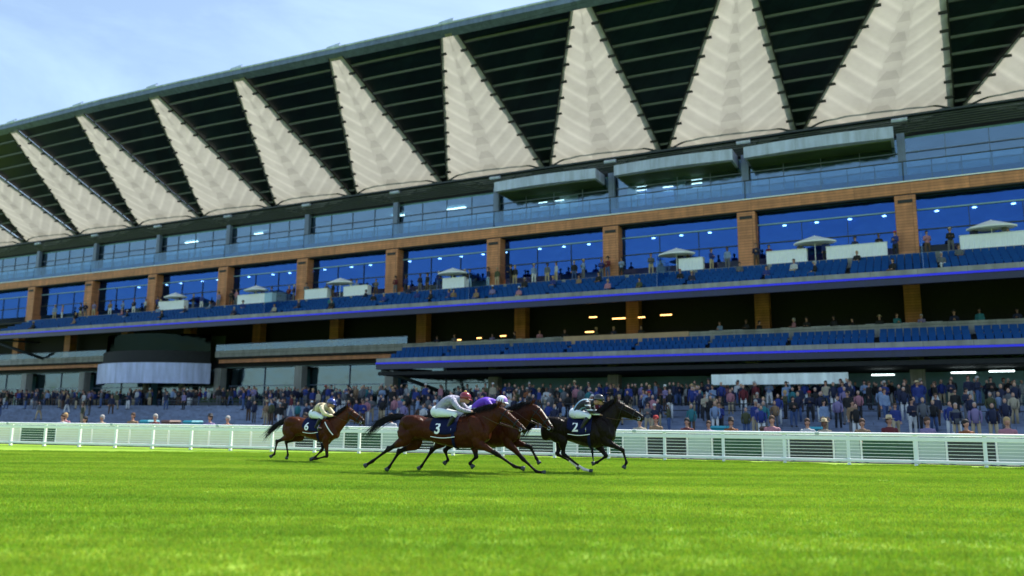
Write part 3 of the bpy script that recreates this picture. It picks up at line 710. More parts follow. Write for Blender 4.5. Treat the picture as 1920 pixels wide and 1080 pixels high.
# spectator barrier panels behind the rail
def barriers():
    order = ['cream'] ; idx = 0; s = -40.0
    names = {'cream': 'cream painted', 'white': 'pale white', 'green': 'dark green', 'dark': 'black'}
    base = {}
    seq = []
    while s < 24:
        if s < -10.8: k = 'cream' if not (-25.4 < s < -22.3 or -30 < s < -27) else 'green'; wd = 2.0
        else:
            k = ('white', 'green', 'white', 'dark')[idx % 4]; wd = {'white': .8, 'green': 1.6, 'dark': 1.35}[k]
        seq.append((s, wd, k)); s += wd + .03; idx += 1
    cnt = {}
    ordn = ['first', 'second', 'third', 'fourth', 'fifth', 'sixth', 'seventh', 'eighth', 'ninth', 'tenth', 'eleventh', 'twelfth', 'thirteenth', 'fourteenth', 'fifteenth', 'sixteenth', 'seventeenth', 'eighteenth', 'nineteenth', 'twentieth']
    for s, wd, k in seq:
        n = cnt.get(k, 0); cnt[k] = n + 1
        lab = f'{names[k]} barrier panel behind the rail, {ordn[min(n, 19)]} {names[k].split()[0]} one from the left'
        e = empty('barrier_panel', RW(s, 1.6), RANG, lab, 'barrier', 'crowd barrier panels behind the running rail')
        key = (k, wd)
        if key not in base:
            mb = MB(); mb.box(.03, wd - .03, -.015, .015, .08, .80); pn = mb.build('panel', {'cream': 'cream_panel', 'white': 'grey_panel', 'green': 'green_panel', 'dark': 'dark_panel'}[k], e)
            mb = MB(); mb.tube([(0, 0, 0), (0, 0, .86), (wd, 0, .86), (wd, 0, 0)], .02, 6); fr = mb.build('frame', 'white_metal', e)
            ft = box('foot', 'steel_grey', e, .1, .16, -.3, .3, 0, .03); f2 = box('foot', 'steel_grey', e, wd - .16, wd - .1, -.3, .3, 0, .03)
            base[key] = [pn, fr, ft, f2]
        else:
            for c in base[key]: link_copy(c, e)
barriers()

# ------------------------------------------------------------ people (spectators)
def finger_hand(mb, wrist, d, curl, side, sc=1.0):
    """palm, four fingers of different length and a thumb leaving the side of the palm"""
    d = Vector(d).normalized(); c = Vector(curl).normalized(); lat = d.cross(c).normalized() * side
    w0 = Vector(wrist); pl = w0 + d * .045 * sc
    rm = Matrix((d, lat, c)).transposed()
    mb.ellipsoid(pl, (.055 * sc, .042 * sc, .018 * sc), rm, 10, 7)
    for i, (o, L) in enumerate(((-.028, .062), (-.010, .074), (.009, .070), (.026, .054))):
        a = w0 + d * .085 * sc + lat * o * sc; b = a + (d * .55 + c * .6) * L * .5 * sc; e = b + (d * -.35 + c * .6) * L * .5 * sc; f = e + (d * -.6 - c * .1) * L * .3 * sc
        mb.tube([a - d * .02 * sc, a, b, e, f], [.0105 * sc, .0105 * sc, .0098 * sc, .009 * sc, .0075 * sc], 7)
    a = w0 + d * .03 * sc - lat * .036 * sc
    mb.tube([a, a + (d * .5 - lat * .7 + c * .3) * .04 * sc, a + (d * .9 - lat * .5 + c * .9) * .06 * sc], [.014 * sc, .012 * sc, .009 * sc], 7)

def person_meshes(pose):
    """spectator facing -y, feet at z=0; limbs in the y-z plane use limb() with axes swapped"""
    body, shirt, trou, shoe, hair = MB(), MB(), MB(), MB(), MB()
    seat = pose.startswith('seat'); hz = .50 if seat else .93
    shz = hz + .50; hd = hz + .74
    L = lambda mb, rows, **k: limb(mb, [(x, y, z, r1, r2) for x, y, z, r1, r2 in rows], **k)
    def torso(mb, g):
        R = []
        for z, rx, ry, y in ((hz - .06, .155, .115, 0), (hz + .08, .15, .11, 0), (hz + .2, .145, .105, .005), (hz + .36, .175, .115, .01), (hz + .47, .165, .10, .01), (hz + .54, .09, .075, .01)):
            R.append([((rx + g) * math.cos(2 * PI * j / 16), y + (ry + g) * math.sin(2 * PI * j / 16), z) for j in range(16)])
        mb.rings(R)
    torso(body, 0); torso(shirt, .018)
    body.tube([(0, .01, shz - .02), (0, 0, hd - .05)], [.062, .056], 10)
    body.ellipsoid((0, -.01, hd + .02), (.078, .098, .118)); body.ellipsoid((0, -.03, hd - .045), (.055, .062, .06))
    body.ellipsoid((0, -.112, hd - .005), (.013, .022, .022), None, 8, 6); body.ellipsoid((0, -.100, hd - .05), (.026, .012, .010), None, 8, 6)
    for s in (-1, 1): body.ellipsoid((s * .08, 0, hd), (.012, .022, .032), None, 8, 6); body.ellipsoid((s * .032, -.093, hd + .025), (.014, .012, .010), None, 8, 6)
    for s in (-1, 1):
        if seat: leg = [(s * .09, 0, hz, .095, .09), (s * .10, -.2, hz + .02, .085, .08), (s * .11, -.44, hz + .01, .066, .062), (s * .11, -.44, hz - .22, .056, .052), (s * .11, -.42, .10, .042, .04)]; ft = (s * .11, -.42, .05)
        else:
            sp = .14 if pose != 'walk' else .12; sy = (.16 * s) if pose == 'walk' else 0
            leg = [(s * .09, 0, hz, .098, .092), (s * .11, sy * .4, hz - .2, .085, .08), (s * sp, sy * .9, .50, .062, .058), (s * sp, sy * 1.1 + .01, .30, .057, .052), (s * sp, sy * 1.3, .09, .042, .04)]; ft = (s * sp, sy * 1.3, .05)
        for mb, g in ((body, 0), (trou, .014)):
            mb.tube([l[:3] for l in leg], [l[3] + g for l in leg], 12); mb.ellipsoid(leg[2][:3], (leg[2][3] + g,) * 3)
        body.ellipsoid((ft[0], ft[1] - .06, .04), (.045, .12, .038)); shoe.ellipsoid((ft[0], ft[1] - .065, .045), (.052, .135, .048))
        sh = (s * .19, .01, shz - .06)
        if pose == 'folded': el, ha = (s * .25, -.03, shz - .33), (s * .02, -.20, shz - .24 + .03 * s)
        elif pose == 'raise' and s == 1: el, ha = (s * .30, -.12, shz - .05), (s * .24, -.20, shz + .26)
        elif pose == 'hold': el, ha = (s * .24, .0, shz - .32), (s * .12, -.27, shz - .26)
        elif seat: el, ha = (s * .24, -.03, shz - .32), (s * .13, -.27, hz + .12)
        else: el, ha = (s * .25, .03, shz - .34), (s * .24, -.05, shz - .60)
        for mb, g in ((body, 0), (shirt, .018)):
            e2 = Vector(el).lerp(Vector(ha), 1 if g == 0 else .88)
            mb.tube([sh, el, tuple(e2)], [.056 + g, .045 + g, .03 + g * .8], 10); mb.ellipsoid(sh, (.062 + g,) * 3); mb.ellipsoid(el, (.045 + g,) * 3)
        d = (Vector(ha) - Vector(el)); finger_hand(body, ha, d, (0, -.6, -.4) if abs(d.normalized().y) < .8 else (0, 0, -1), s)
    R = Matrix.Rotation(0, 3, 'X'); trou.ellipsoid((0, 0, hz - .02), (.172, .13, .12)); body.ellipsoid((0, 0, hz - .02), (.15, .11, .10))
    hair.ellipsoid((0, .018, hd + .065), (.104, .122, .108)); hair.ellipsoid((0, .05, hd - .02), (.098, .082, .115))
    return [remeshed(body, .017, 2, 'person_body'), remeshed(shirt, .024, 3, 'person_shirt'), remeshed(trou, .024, 3, 'person_trousers'), remeshed(hair, .015, 2, 'person_hair'), shoe.mesh('person_shoes')]
def hat_mesh(kind):
    mb = MB(); seg = 20
    prof = {'hat': [(.19, .055), (.195, .062), (.10, .075), (.095, .16), (.07, .185), (0.001, .19)], 'cap': [(.10, .03), (.105, .08), (.085, .14), (.04, .165), (.001, .17)]}[kind]
    R = [[(r * math.cos(2 * PI * j / seg), r * 1.05 * math.sin(2 * PI * j / seg), z) for j in range(seg)] for r, z in prof]
    mb.rings(R)
    if kind == 'cap': mb.add([(-.08, -.08, .04), (.08, -.08, .04), (.06, -.18, .025), (-.06, -.18, .025), (-.08, -.08, .055), (.08, -.08, .055), (.06, -.18, .035), (-.06, -.18, .035)], [(0, 1, 2, 3), (7, 6, 5, 4), (0, 4, 5, 1), (1, 5, 6, 2), (2, 6, 7, 3), (3, 7, 4, 0)])
    me = mb.mesh('person_' + kind); me.shade_smooth(); return me
POSES = ['stand', 'folded', 'hold', 'raise', 'walk', 'seated']
PM = {p: person_meshes(p) for p in POSES}; HATS = {k: hat_mesh(k) for k in ('hat', 'cap')}
TOPS = [('navy jacket', (.012, .02, .07)), ('royal blue coat', (.02, .05, .30)), ('white shirt', (.72, .74, .76)), ('dark red coat', (.18, .015, .025)), ('grey jumper', (.16, .17, .19)), ('black suit jacket', (.01, .01, .012)),
        ('pale blue shirt', (.30, .42, .66)), ('cream cardigan', (.60, .52, .38)), ('pink top', (.60, .26, .32)), ('olive jacket', (.09, .10, .04)), ('teal top', (.03, .24, .28)), ('lilac shirt', (.32, .26, .50)), ('tan coat', (.38, .24, .13)), ('dull orange top', (.35, .11, .03))]
TOPS = [(n_, tuple(x * .62 for x in c_)) for n_, c_ in TOPS]  # clothing darkened evenly, with the stand's shade put into the colours
TW = np.array([12, 7, 2.5, 1.4, 4, 11, 3, 1, 1, 2, 1, 2, 1.2, .15]); TW /= TW.sum()
BOTS = [('dark trousers', (.012, .014, .02)), ('blue jeans', (.04, .08, .20)), ('beige chinos', (.40, .32, .20)), ('grey trousers', (.12, .12, .13)), ('white trousers', (.65, .66, .66)), ('brown trousers', (.09, .05, .03))]
HEADS = [('black hair', 'hair', (.012, .01, .01)), ('brown hair', 'hair', (.07, .035, .018)), ('blond hair', 'hair', (.42, .28, .12)), ('grey hair', 'hair', (.35, .34, .33)), ('straw hat', 'hat', (.55, .42, .24)), ('black hat', 'hat', (.02, .02, .025)), ('white cap', 'cap', (.75, .75, .75)), ('red cap', 'cap', (.4, .02, .02))]
HWT = np.array([8, 8, 3, 3, 1, 2, 1, .4]); HWT /= HWT.sum()
PMAT = {}
def pmat(nm, col):
    if nm not in PMAT: PMAT[nm] = mat('wear_' + nm.replace(' ', '_'), col, .75, noise=.15, nscale=10, bump=.3, bscale=18)
    return PMAT[nm]
def slot(o, m):
    if not o.data.materials: o.data.materials.append(M['skin'])
    o.material_slots[0].link = 'OBJECT'; o.material_slots[0].material = m
used = {}
NPEOPLE = 0
def person(pos, rz, pose, zone, group, top=None, bot=None, head=None, scale=None, verb=None, extra=None):
    global NPEOPLE
    U_ = used.setdefault(zone, set())
    for _ in range(400):
        a = top if top is not None else int(rng.choice(len(TOPS), p=TW)); b = bot if bot is not None else int(rng.integers(len(BOTS))); c = head if head is not None else int(rng.choice(len(HEADS), p=HWT))
        if (a, b, c) not in U_: break
    U_.add((a, b, c)); NPEOPLE += 1
    verb = verb or {'stand': 'standing', 'folded': 'standing', 'hold': 'standing', 'raise': 'standing', 'walk': 'walking', 'seated': 'sitting'}[pose]
    e = empty('person', pos, rz + rng.normal() * (.12 if 'rail' in zone else .6), f'person in {TOPS[a][0]}, {BOTS[b][0]}, {HEADS[c][0]}, {zone}', 'person', group)
    s = scale or rng.uniform(.94, 1.07); e.scale = (s, s, s)
    bd, sh, tr_, hr, sho = PM[pose]
    skin = M['skin'] if rng.random() < .85 else M['skin_dark']
    for nm, me, m in (('body', bd, skin), ('shirt', sh, pmat(*TOPS[a])), ('trousers', tr_, pmat(*BOTS[b])), ('shoes', sho, M['rubber'])):
        o = bpy.data.objects.new(nm, me); C.objects.link(o); o.parent = e; slot(o, m)
    hd = (.50 if pose == 'seated' else .93) + .74
    hn, hk, hc = HEADS[c]
    o = bpy.data.objects.new('hair', hr); C.objects.link(o); o.parent = e; slot(o, pmat(hn, hc) if hk == 'hair' else pmat('brown hair', HEADS[1][2]))
    if hk != 'hair': o = bpy.data.objects.new(hk, HATS[hk]); C.objects.link(o); o.parent = e; o.location = (0, .015, hd + .015); slot(o, pmat(hn, hc))
    return e

def folding_chair(label, loc, rz, src=[None]):
    if src[0] is None:
        e = empty('folding_chair', loc, rz, label, 'chair', 'white folding chairs behind the rail')
        box('seat', 'white_metal', e, -.2, .2, -.2, .2, .42, .46, .01); box('backrest', 'white_metal', e, -.2, .2, .2, .23, .62, .86, .01)
        for s in (-1, 1):
            mb = MB(); mb.tube([(s * .21, -.2, 0), (s * .21, .22, .88)], .014, 6); mb.build('leg', 'steel_grey', e)
            mb = MB(); mb.tube([(s * .19, .22, 0), (s * .19, -.16, .44)], .014, 6); mb.build('leg', 'steel_grey', e)
        src[0] = e; return e
    o = copy_tree(src[0], loc, rz); o['label'] = label; return o

def crowd():
    # concourse at the top of the terrace
    zones = [(-86, -62, 'far left of the curved white box'), (-61, -45, 'standing under the curved white box'), (-44, -30, 'between curved box and lower tier'),
             (-29, -12, 'on the concourse above the rearmost horse'), (-11, 2, 'on the concourse behind the bay horses'), (3, 14, 'standing below the long white sign'), (15, 30, 'on the concourse at far right')]
    for a, b, zn in zones:
        n = int((b - a) * 1.35)
        for i in range(n):
            t = a + (b - a) * (i + rng.uniform(.1, .9)) / n; y = rng.choice([-7.2, -6.2, -5.0, -3.8, -9.6, -10.6]) + rng.uniform(-.3, .3)
            if y < -7 : y = math.floor(y) + .5
            pose = ['stand', 'folded', 'hold', 'raise', 'walk'][int(rng.choice(5, p=[.3, .22, .22, .06, .2]))]
            person(W(t, y, terrace_z(y)), UA, pose, zn, 'spectators on the terrace concourse')
    # scattered down the steps
    for a, b, zn, n in ((-80, -58, 'low on the left steps', 7), (-54, -40, 'on steps below the curved box', 6), (-25, 2, 'on open steps behind the horses', 20), (3, 26, 'on steps right of the black horse', 26)):
        for i in range(n):
            t = a + (b - a) * (i + rng.uniform(.1, .9)) / n; y = -13.5 - rng.integers(0, 7)
            person(W(t, y, terrace_z(y)), UA, ['stand', 'folded', 'walk', 'hold'][int(rng.integers(4))], zn, 'spectators scattered on the steps')
    # upper tier walkway and seats
    for a, b, zn, n in ((-76, -48, 'at upper balcony parapet, left end', 14), (-47, -24, 'at upper balcony parapet, left half', 14), (-23, 2, 'at upper balcony parapet, middle', 20), (3, 30, 'at upper balcony parapet, right', 16)):
        for i in range(n):
            t = a + (b - a) * (i + rng.uniform(.1, .9)) / n
            person(W(t, rng.uniform(-1.1, -.75), 13.25), UA, ['stand', 'folded', 'hold'][int(rng.integers(3))], zn, 'spectators on the upper balcony walkway', verb='standing behind the parapet')
    for a, b, zn, n in ((-74, -30, 'in the left upper blue seats', 13), (-29, 0, 'in the middle upper blue seats', 17), (1, 28, 'in the right upper blue seats', 12)):
        for i in range(n):
            t = a + (b - a) * (i + rng.uniform(.1, .9)) / n; r = int(rng.integers(0, 5))
            person(W(t, -6 + .21 + .86 * r + .5, 10.86 + .12 + .36 * r), UA, 'seated', zn, 'spectators in the upper blue seats')
    for a, b, zn, n in ((-18, 4, 'at lower tier parapet, left', 9), (9, 30, 'at lower tier parapet, right', 13)):
        for i in range(n):
            t = a + (b - a) * (i + rng.uniform(.1, .9)) / n
            person(W(t, rng.uniform(-1.5, -.8), 7.15), UA, ['stand', 'folded', 'hold'][int(rng.integers(3))], zn, 'spectators on the lower tier walkway')
    # seated right behind the rail, partly sunlit
    spots = [-24.4, -23.2, -21.9, -20.9, -18.1, -15.3, -14.2, -11.0, -6.5, 3.6, 4.5, 5.6, 6.3, 7.2, 8.6, 9.8, 10.5, 11.9, 12.9, 14.0, 15.0, 16.2]
    light = [8, 2, 7, 12, 3, 11, 13]
    ords = ['first', 'second', 'third', 'fourth', 'fifth', 'sixth', 'seventh', 'eighth', 'ninth', 'tenth', 'eleventh', 'twelfth', 'thirteenth', 'fourteenth', 'fifteenth', 'sixteenth', 'seventeenth', 'eighteenth', 'nineteenth', 'twentieth', 'twenty-first', 'twenty-second']
    for i, s in enumerate(spots):
        s += rng.uniform(-.25, .25); p = RW(s, 3.2 + rng.uniform(0, 2.2), .006)
        folding_chair(f'white folding chair behind the rail, {ords[i]} from the left', p + Vector((0, .02, 0)), RANG + .15)
        person(p + Vector((0, 0, -.03)), RANG + .1, 'seated', 'seated just behind the rail', 'spectators seated behind the rail', top=light[i % 7], scale=rng.uniform(.93, 1.1))
crowd()
def far_crowd():
    mb = MB(); cols = []
    def addc(n0, c): cols.extend([c] * (len(mb.v) - n0))
    for i in range(530):
        if i < 380: t = rng.uniform(-92, 33); y = rng.uniform(-6.5, 1.2) if t > -20 else rng.uniform(-6.5, -.6)
        else:   # clumps down the right-hand steps
            cl_ = i % 17; t = -22 + cl_ * 3.3 + rng.normal() * 1.5; y = -15.0 + 5 * math.sin(cl_ * 2.1) + rng.normal() * 1.6; y = max(-21, min(-7.5, y))
            if t > 33: continue
        z = terrace_z(min(y, -1)); h = rng.uniform(.9, 1.08)
        if -60 < t < -45 and y > -1: continue
        def Lp(x, yy, zz): return (t + x * h, y + yy * h, z + zz * h)
        tc_ = TOPS[int(rng.choice(len(TOPS), p=TW))][1]; bc = BOTS[int(rng.integers(len(BOTS)))][1]; hc = HEADS[int(rng.integers(4))][2]
        for s in (-1, 1):
            n0 = len(mb.v); mb.tube([Lp(s * .1, 0, .95), Lp(s * .12, 0, .5), Lp(s * .13, 0, .0)], [.1, .075, .055], 6); addc(n0, bc)
            n0 = len(mb.v); mb.tube([Lp(s * .19, 0, 1.4), Lp(s * .25, .02, 1.1), Lp(s * .2, -.12, .88)], [.065, .055, .04], 6); addc(n0, tc_)
        n0 = len(mb.v); mb.tube([Lp(0, 0, .85), Lp(0, 0, 1.1), Lp(0, 0, 1.38), Lp(0, 0, 1.5)], [.16, .15, .19, .08], 9); addc(n0, tc_)
        n0 = len(mb.v); mb.ellipsoid(Lp(0, -.02, 1.65), (.08, .095, .12), None, 8, 6); addc(n0, (.5, .29, .21))
        n0 = len(mb.v); mb.ellipsoid(Lp(0, .02, 1.69), (.088, .10, .105), None, 8, 6); addc(n0, hc)
    me = mb.mesh('crowd'); at = me.color_attributes.new('wear', 'FLOAT_COLOR', 'POINT'); at.data.foreach_set('color', np.array([(*c, 1) for c in cols], 'f').ravel())
    m = bpy.data.materials.new('crowd_wear'); m.use_nodes = True; vc = m.node_tree.nodes.new('ShaderNodeVertexColor'); vc.layer_name = 'wear'; m.node_tree.links.new(vc.outputs[0], m.node_tree.nodes['Principled BSDF'].inputs[0]); m.node_tree.nodes['Principled BSDF'].inputs['Roughness'].default_value = .8
    me.shade_smooth(); o = put('crowd', me, m); o.location = P0; o.rotation_euler = (0, 0, UA); tag(o, 'dense crowd of spectators in dark clothes packed at the back of the concourse', 'crowd', kind='stuff')
far_crowd()
def steward(loc, label):
    global NPEOPLE
    NPEOPLE += 1
    e = empty('person', loc, RANG, label, 'person', 'stewards in yellow vests'); bd, sh, tr_, hr, sho = PM['seated']
    for nm, me, m in (('body', bd, M['skin']), ('shirt', sh, pmat('lime vest', (.55, .75, .02))), ('trousers', tr_, pmat(*BOTS[0])), ('shoes', sho, M['rubber']), ('hair', hr, pmat('black hair', HEADS[0][2]))):
        o = bpy.data.objects.new(nm, me); C.objects.link(o); o.parent = e; slot(o, m)
steward(RW(-21.3, 2.7, -.15), 'person in lime yellow vest crouching behind the left end of the rail'); steward(RW(-8.1, 2.7, -.3), 'person in lime yellow vest crouching behind the rail under the rearmost horse')

# parasols, counters, planters, bins
def parasol(loc, label, src=[None]):
    if src[0] is None:
        e = empty('parasol', loc, UA, label, 'parasol', 'white parasols on the upper balcony')
        mb = MB(); R = []
        for r, z in ((1.55, 2.02), (1.56, 2.12), (1.1, 2.28), (.6, 2.45), (.05, 2.62)):
            R.append([(r * math.cos(2 * PI * j / 24) * (1 - .06 * (j % 3 == 1)), r * math.sin(2 * PI * j / 24) * .62, z) for j in range(24)])
        mb.rings(R); mb.build('canopy', 'cloth_white', e)
        mb = MB(); mb.tube([(0, 0, 0), (0, 0, 2.66)], .03, 8); mb.build('pole', 'white_metal', e, True)
        mb = MB(); mb.tube([(0, 0, 0), (0, 0, .08)], .3, 16); mb.build('base', 'concrete', e)
        src[0] = e; return
    o = copy_tree(src[0], loc, UA); o['label'] = label
def counter(loc, label, wdt, src={}):
    e = empty('serving_counter', loc, UA, label, 'counter', 'white draped counters on the balcony')
    if wdt not in src:
        mb = MB(); n = int(wdt * 10); fr = [(i / n * wdt, -.35 - .03 * math.sin(i * 2.2)) for i in range(n + 1)]
        vs = [(x, y, .02) for x, y in fr] + [(x, -.35, 1.0) for x, y in fr] + [(x, .3, 1.0) for x, y in fr] + [(x, .3, .02) for x, y in fr]; m_ = n + 1
        fs = [(i + r * m_, i + 1 + r * m_, i + 1 + (r + 1) % 4 * m_, i + (r + 1) % 4 * m_) for i in range(n) for r in range(4)] + [(0, m_, 2 * m_, 3 * m_), (n, 3 * m_ + n, 2 * m_ + n, m_ + n)]
        mb.add(vs, fs); a = mb.build('skirt', 'cloth_white', e); b = box('counter_top', 'white_metal', e, -.04, wdt + .04, -.4, .34, 1.003, 1.04, .01); src[wdt] = [a, b]
    else:
        for c in src[wdt]: link_copy(c, e)
ordw = ['leftmost', 'second from left', 'third from left', 'fourth from left', 'fifth from left', 'sixth from left', 'seventh from left', 'eighth from left', 'ninth from left', 'tenth from left', 'eleventh from left', 'rightmost']
pt = [-53, -40.5, -29, -15.6, 6.0, 16.8, 28.5]
for i, t in enumerate(pt): parasol(W(t, -1.15, 13.25 - .55), f'white parasol open on the upper balcony walkway, {ordw[i] if i < 6 else "rightmost"}')
ct = [(-55.5, 4.2), (-43.0, 5.0), (-33.5, 3.0), (-28.4, 3.0), (-16.6, 2.4), (6.2, 2.0), (13.2, 3.0), (17.6, 4.2), (26.5, 5.0)]
for i, (t, wd) in enumerate(ct): counter(W(t, -1.0, 13.32), f'white draped counter on the upper balcony walkway, {ordw[i] if i < 8 else "rightmost"}', wd)
for i, (t, wd) in enumerate([(-18.5, 3.0), (-12.5, 4.2), (-6, 3.0), (8.5, 3.0), (14, 4.2), (20, 5.0)]): counter(W(t, -.6, 7.3), f'white draped counter in the dark lower tier, {ordw[i] if i < 5 else "rightmost"}', wd)
def planter(loc, label, L=3.0, src=[None]):
    e = empty('planter', loc, UA, label, 'planter', 'green planters on the stand')
    if src[0] is None:
        a = box('trough', 'steel_dark', e, 0, L, -.2, .2, 0, .35)
        mb = MB()
        for i in range(520):
            p = Vector((rng.uniform(0, L), rng.uniform(-.26, .2), rng.uniform(.3, .72))); q = Vector(rng.normal(size=3)).normalized() * .06; r = q.orthogonal().normalized() * .035
            mb.add([p - q, p + r, p + q, p - r], [(0, 1, 2, 3)])
        src[0] = [a, mb.build('foliage', 'leaf', e)]
    else:
        for c in src[0]: link_copy(c, e)
for i, t in enumerate((-42, -38.5, -35, -31, -27.5, -24)): planter(W(t, -.75, 8.0), f'leafy planter behind the glass of the left gallery, {ordw[i]}')
for i, t in enumerate((-69, -66)): planter(W(t, -.75, 8.0), ('leafy planter on the gallery left of the curved box, outer one', 'leafy planter on the gallery left of the curved box, inner one')[i])
for i, t in enumerate((-41.5, -37)): planter(W(t, -6.8, 2.27), ('green hedge planter among the terrace crowd, left one', 'green hedge planter among the terrace crowd, right one')[i])
def wheelie(loc, mname, label, src={}):
    e = empty('wheelie_bin', loc, UA, label, 'bin', 'wheeled bins on the apron')
    if mname not in src:
        mb = MB(); R = []
        for z, a, b in ((.06, .24, .24), (.95, .30, .34), (.98, .33, .37)): R.append([(-a, -b, z), (a, -b, z), (a, b, z), (-a, b, z)])
        mb.rings(R); p = [mb.build('body', mname, e)]
        mb = MB(); mb.rings([[(-.33, -.38, .985), (.33, -.38, .985), (.33, .38, .985), (-.33, .38, .985)], [(-.28, -.3, 1.07), (.28, -.3, 1.07), (.28, .34, 1.07), (-.28, .34, 1.07)]]); p.append(mb.build('lid', mname, e))
        for s in (-1, 1): mb = MB(); mb.tube([(s * .3 - .03, .3, .1), (s * .3 + .03, .3, .1)], .1, 14); p.append(mb.build('wheel', 'rubber', e))
        src[mname] = p
    else:
        for c in src[mname]: link_copy(c, e)
for s, m_, lb in ((-19.6, 'turquoise', 'turquoise wheeled bin behind the left rail, outer one'), (-17.2, 'turquoise', 'turquoise wheeled bin behind the left rail, inner one'), (-18.4, 'brown_plastic', 'brown wheeled bin between two turquoise bins behind the left rail'),
                  (5.9, 'turquoise', 'turquoise wheeled bin behind the right rail, left of the brown bin'), (7.6, 'brown_plastic', 'brown wheeled bin behind the right rail beside seated people'), (9.2, 'turquoise', 'turquoise wheeled bin behind the right rail, right of the brown bin')):
    wheelie(RW(s * 1.12, 7.5, .004) + Vector((0, 0, 0)), m_, lb)

# ------------------------------------------------------------ horses and jockeys
HA = math.atan2(-.302, .953)
def smooth01(x): x = np.clip(x, 0, 1); return x * x * (3 - 2 * x)
def seg_dist(P, a, b):
    a = np.array(a, float); b = np.array(b, float); d = b - a; t = np.clip(((P - a) @ d) / (d @ d + 1e-9), 0, 1)
    return np.linalg.norm(P - a - t[:, None] * d, axis=1)
def horse(spec):
    S = spec['size']; e = empty('racehorse', spec['root'], HA, spec['label'], 'horse', 'racehorses galloping on the turf')
    mb = MB(); tt = np.array(spec['tors_top']); tb_ = np.array(spec['tors_bot'])
    x0, x1 = min(tt[0, 0], tb_[0, 0]), spec['chest'][0]
    xs = np.linspace(x0, x1, 15)
    topz = np.interp(xs, tt[:, 0], tt[:, 1]); botz = np.interp(xs, tb_[:, 0], tb_[:, 1])
    cz = spec['chest'][1]
    for i, x in enumerate(xs):   # round the chest and the rump
        f = max(0, (x - (x1 - .22)) / .22); topz[i] = topz[i] * (1 - f * f) + (cz + .17) * f * f; botz[i] = botz[i] * (1 - f * f) + (cz - .14) * f * f
    hwp = np.interp(np.linspace(0, 1, 15), [0, .08, .2, .35, .55, .72, .85, 1], [.10, .20, .27, .25, .29, .265, .22, .11]) * S
    R = []
    for x, a, b, h in zip(xs, topz, botz, hwp):
        c, r = (a + b) / 2, (a - b) / 2; ring = []
        for j in range(22):
            th = 2 * PI * j / 22; cc, ss = math.cos(th), math.sin(th)
            wz = h * (1 - .28 * max(0, cc) ** 2)     # narrower toward the spine
            ring.append((x, wz * ss, c + r * math.copysign(abs(cc) ** .92, cc)))
        R.append(ring)
    mb.rings(R)
    pairs(mb, spec['neck_top'], spec['neck_bot'], [.19 * S, .125 * S, .092 * S, .08 * S, .082 * S], y=0, sq=1.0)
    hA = pairs(mb, spec['head_top'], spec['head_bot'], [.085, .10, .104, .084, .062, .054, .056, .036], n=30, sq=.86)
    ht, hb = np.array(spec['head_top']), np.array(spec['head_bot'])
    ax = (ht[-1] + hb[-1]) / 2 - (ht[0] + hb[0]) / 2; ax /= np.linalg.norm(ax); up = np.array([-ax[1], ax[0]])
    def HP(f, g, y=0):   # point in the head frame: f along, g from jaw line (0) to nose line (1)
        i = f * (len(hA) - 1); tx = np.interp(i, range(len(hA)), hA[:, 0]); bx = np.interp(i, range(len(hA)), hA[:, 1]); tz = np.interp(i, range(len(hA)), hA[:, 2]); bz = np.interp(i, range(len(hA)), hA[:, 3])
        return Vector((bx + (tx - bx) * g, y, bz + (tz - bz) * g))
    rot = Matrix.Rotation(-math.atan2(ax[1], ax[0]), 3, 'Y')
    for s in (-1, 1):
        mb.ellipsoid(HP(.2, .32, s * .045), (.115, .05, .095), rot)            # cheek
        mb.ellipsoid(HP(.36, .80, s * .078), (.045, .026, .030), rot, 10, 7)      # brow
        mb.ellipsoid(HP(.93, .60, s * .043), (.036, .02, .030), rot, 10, 7)      # nostril rim
        # ears
        b0 = HP(.03, .98, s * .052); tip = b0 + Vector((-ax[0] * .05 + up[0] * .17, s * .03, -ax[1] * .05 + up[1] * .17)); md_ = b0.lerp(tip, .45) + Vector((ax[0] * .012, s * .012, 0))
        mb.tube([b0 - Vector((up[0], 0, up[1])) * .05, b0, md_, tip], [.026, .032, .028, .006], 8)
    mb.ellipsoid(HP(.96, .18), (.045, .036, .026), rot, 10, 7)                       # chin
    # muscles
    sx, sz = spec['fA'][0]
    for s in (-1, 1):
        mb.ellipsoid((sx - .02, s * .15 * S, sz + .10), (.19 * S, .11 * S, .30 * S), Matrix.Rotation(-.45, 3, 'Y'))
        mb.ellipsoid((sx - .16, s * .165 * S, sz - .02), (.17 * S, .09 * S, .17 * S), Matrix.Rotation(.5, 3, 'Y'))
        mb.ellipsoid((sx + .14, s * .10 * S, sz - .04), (.12 * S, .085 * S, .17 * S))
        rx = x0 + .30 * S; rz_ = np.interp(rx, tt[:, 0], tt[:, 1])
        mb.ellipsoid((rx + .08, s * .15 * S, rz_ - .17 * S), (.32 * S, .125 * S, .19 * S), Matrix.Rotation(.12, 3, 'Y'))
        mb.ellipsoid((x0 + .17 * S, s * .13 * S, rz_ - .34 * S), (.15 * S, .105 * S, .26 * S), Matrix.Rotation(.15, 3, 'Y'))
    dark = []; white = []; hoof_r = []
    hoofs = None
    def lerp(a, b, t): return (a[0] + (b[0] - a[0]) * t, a[1] + (b[1] - a[1]) * t)
